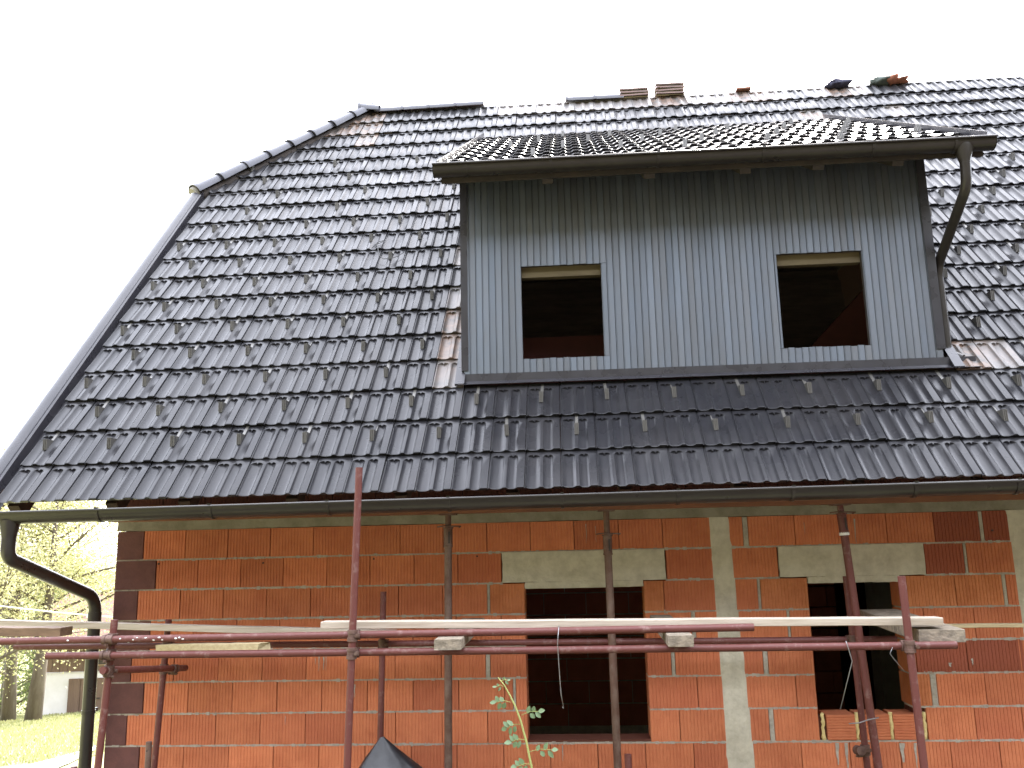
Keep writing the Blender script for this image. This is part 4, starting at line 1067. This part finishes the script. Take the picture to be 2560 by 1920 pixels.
# ================================================================== BACKGROUND
T['bark'] = mat('bark', (0.085,0.066,0.05), 0.95, var=(0.13,0.11,0.085), vscale=6, vamt=0.8, bump=.8, bscale=14, stretch=(1,1,.3))
leaves = [leafmat('autumn_leaf', (0.33,0.32,0.14), .45, (0.52,0.49,0.28)), leafmat('yellow_green_leaf', (0.22,0.25,0.09), .45, (0.40,0.38,0.18)), leafmat('green_leaf', (0.06,0.10,0.025), .35, (0.16,0.18,0.05))]
def tree(label, x, y, h, crown_r, trunk_r, lm, n, lean=(0,0), low=.28, ls=.16, seed=1, grp='trees behind the house'):
    rg = random.Random(seed); base = Vector((x, y, gh(x, y)-.1)); e = empty('tree', label, 'tree', base, group=grp)
    b = MB(); tips = []
    top = Vector((lean[0]*h, lean[1]*h, h*.86))
    tr = [Vector((0,0,0)), top*.25+Vector((rg.uniform(-.1,.1),0,0)), top*.55+Vector((rg.uniform(-.2,.2),0,0)), top]
    b.sweep(tr, 1, 9, True, [trunk_r*1.25, trunk_r*.9, trunk_r*.55, trunk_r*.12])
    for i in range(16):
        t = rg.uniform(low*.8, .92); p = top*t; a = rg.uniform(0, 6.28); L = crown_r*(1.05-.6*abs(t-.5))*rg.uniform(.6, 1.05)
        d = Vector((math.cos(a), math.sin(a), rg.uniform(.15, .7))).normalized(); q = p+d*L*.5+Vector((0,0,.1)); w = p+d*L
        b.sweep([p, q, w], 1, 6, True, [trunk_r*.34*(1.1-t), trunk_r*.18, .015]); tips += [q, w, (q+w)/2]
        for k in range(3):
            d2 = (d+Vector((rg.uniform(-1,1), rg.uniform(-1,1), rg.uniform(-.3,.8)))).normalized(); s = p+d*L*rg.uniform(.4,.9); w2 = s+d2*L*.45
            b.sweep([s, w2], 1, 4, True, [.03, .008]); tips += [w2, (s+w2)/2]
    b.build('trunk', T['bark'], e, True)
    cb = MB()
    for _ in range(n):
        c = rg.choice(tips); k = rg.gauss(0, 1); p = c+Vector((rg.gauss(0,1), rg.gauss(0,1), rg.gauss(0,.8)))*crown_r*.17
        d = Vector((rg.uniform(-1,1), rg.uniform(-1,1), rg.uniform(-1,.6))).normalized(); s = d.orthogonal().normalized(); s = (s*math.cos(k*3)+d.cross(s)*math.sin(k*3)); l = ls*rg.uniform(.6,1.3)
        cb.add([p, p+d*l*.5+s*l*.32, p+d*l, p+d*l*.5-s*l*.32], [(0,1,2,3)])
    cb.build('crown', leaves[lm], e); return e
def bgp(u, v, D):      # ground point straight below a photo pixel column at a given distance
    d = ray(u, v); d2 = Vector((d.x, d.y, 0)).normalized(); return CX+d2.x*D, CY+d2.y*D
def gxy(x6, D): return bgp(x6/3.7712, 1700, D)
x, y = gxy(335, 46); tree('leaning thick trunked tree with thin yellow autumn leaves beside the white shed', x, y, 12.5, 4.6, .30, 0, 15000, (.03, 0), .40, .12, 2)
x, y = gxy(110, 49); tree('dense yellow green tree left of the leaning tree by the shed', x, y, 13.0, 4.2, .28, 1, 18000, (-.01, 0), .22, .12, 3)
x, y = gxy(-150, 44); tree('tall yellow tree beyond the far end of the scaffold tubes', x, y, 13.5, 4.8, .28, 0, 15000, (.0, 0), .25, .12, 4)
x, y = gxy(640, 72); tree('thin yellow tree rising behind the white shed roof', x, y, 17.0, 5.2, .26, 0, 12000, (0, 0), .25, .14, 5)
x, y = gxy(300, 76); tree('green and yellow tree standing far behind the leaning trunk', x, y, 17.5, 6.5, .30, 1, 18000, (0, 0), .12, .16, 6)
x, y = gxy(60, 64); tree('dark green bushy tree filling the gap low behind the trunks', x, y, 9.0, 5.5, .25, 2, 16000, (0, 0), .06, .15, 7)
x, y = gxy(-250, 70); tree('dark green tree beyond the tall yellow tree', x, y, 16.0, 6.0, .3, 2, 14000, (0, 0), .1, .16, 8)
# white shed
D = 54; x0, y0 = gxy(412, D); x1, y1 = gxy(1250, D-1.5)
sd = empty('shed', 'white plastered shed with brown timber door and boarded gable on the slope', 'shed', (x0, y0, gh(x0, y0)))
d_ = ray(130, 1788); zb_ = CZ + D*d_.z/math.hypot(d_.x, d_.y); sd.location.z = zb_-.3
ax = Vector((x1-x0, y1-y0, 0)).normalized(); ay = Vector((-ax.y, ax.x, 0)); Lw = 11.0
def sbox(name, u0, u1, v0, v1, z0, z1, m, parent=sd):
    b = MB(); c = ax*(u0+u1)/2+ay*(v0+v1)/2+Vector((0,0,(z0+z1)/2)); b.obox(c, ax*(u1-u0)/2, ay*(v1-v0)/2, Vector((0,0,(z1-z0)/2))); return b.build(name, m, parent)
pw = mat('white_plaster', (0.66,0.64,0.66), 0.9, var=(0.55,0.53,0.53), vscale=1.2, vamt=.5); bw = mat('brown_shed_boards', (0.16,0.105,0.075), 0.85, var=(0.11,0.07,0.05), vscale=3, vamt=.7, stretch=(5,5,.5))
sbox('wall', 0, Lw, 0, 6, .3, 2.45, pw); sbox('plinth', -.05, Lw+.05, -.06, 6, -1.5, .3, mat('shed_plinth', (0.42,0.41,0.40), .9))
door = sbox('door', 1.3, 4.6, -.10, .02, .12, 2.12, bw)
for k in range(1, 8): sbox('door_board', 1.3+.41*k-.18, 1.3+.41*k+.18, -.13, -.10, .16, 2.08, bw, door)
sbox('door_handle', 2.75, 2.95, -.17, -.13, 1.1, 1.14, T['dark'], door)
for k in range(28): sbox('gable_board', .02+.39*k, .02+.39*k+.37, -.08, .04, 2.48, 4.3, bw)
wf = sbox('window', 2.6, 3.7, -.12, -.08, 2.75, 3.55, mat('window_frame_wood', (0.28,0.19,0.12), .7)); sbox('pane', 2.7, 3.6, -.14, -.12, 2.82, 3.48, T['dark'], wf)
b = MB(); pts = [ax*-.6+ay*-.8+Vector((0,0,4.2)), ax*(Lw+.6)+ay*-.8+Vector((0,0,4.2)), ax*(Lw+.6)+ay*3+Vector((0,0,6.4)), ax*-.6+ay*3+Vector((0,0,6.4)), ax*(Lw+.6)+ay*6.8+Vector((0,0,4.2)), ax*-.6+ay*6.8+Vector((0,0,4.2))]
b.v = [tuple(p) for p in pts]+[tuple(p+Vector((0,0,-.15))) for p in pts]; b.f = [(0,1,2,3),(3,2,4,5),(9,8,7,6),(11,10,8,9),(0,6,7,1),(5,4,10,11),(0,3,9,6),(3,5,11,9),(1,7,8,2),(2,8,10,4)]
b.build('roof', mat('shed_roof_tile', (0.16,0.08,0.06), .8, var=(0.22,0.12,0.09), vscale=2, vamt=.6), sd)
# overhead cable
wire('overhead_cable', 'white overhead cable crossing before the autumn trees', [c6(-400, 90, 8.0), c6(0, 132, 8.3), c6(470, 186, 8.7), c6(940, 228, 9.0), c6(1500, 260, 9.4), Vector((-.5, 9.25, c6(1500,260,9.4).z-.05))], .012, 'paint', 'cable')
# rough grass in front of the shed
rg = random.Random(11); gb = MB()
for _ in range(14000):
    D = rg.uniform(19.5, 58); u = rg.uniform(-120, 300); xx, yy = bgp(u, 1700, D); h = rg.uniform(.04, .13); a = rg.uniform(0, 6.28); w = .012+.0006*D
    z = gh(xx, yy); dx, dy = math.cos(a)*w, math.sin(a)*w; lx, ly = rg.uniform(-.06,.06), rg.uniform(-.06,.06)
    gb.add([(xx-dx, yy-dy, z), (xx+dx, yy+dy, z), (xx+lx, yy+ly, z+h)], [(0,1,2)])
go = gb.build('grass', leafmat('grass_blade', (0.20,0.22,0.08), .3, (0.33,0.32,0.16))); tag(go, 'sunlit mown grass on the slope below the trees', 'grass', kind='stuff')
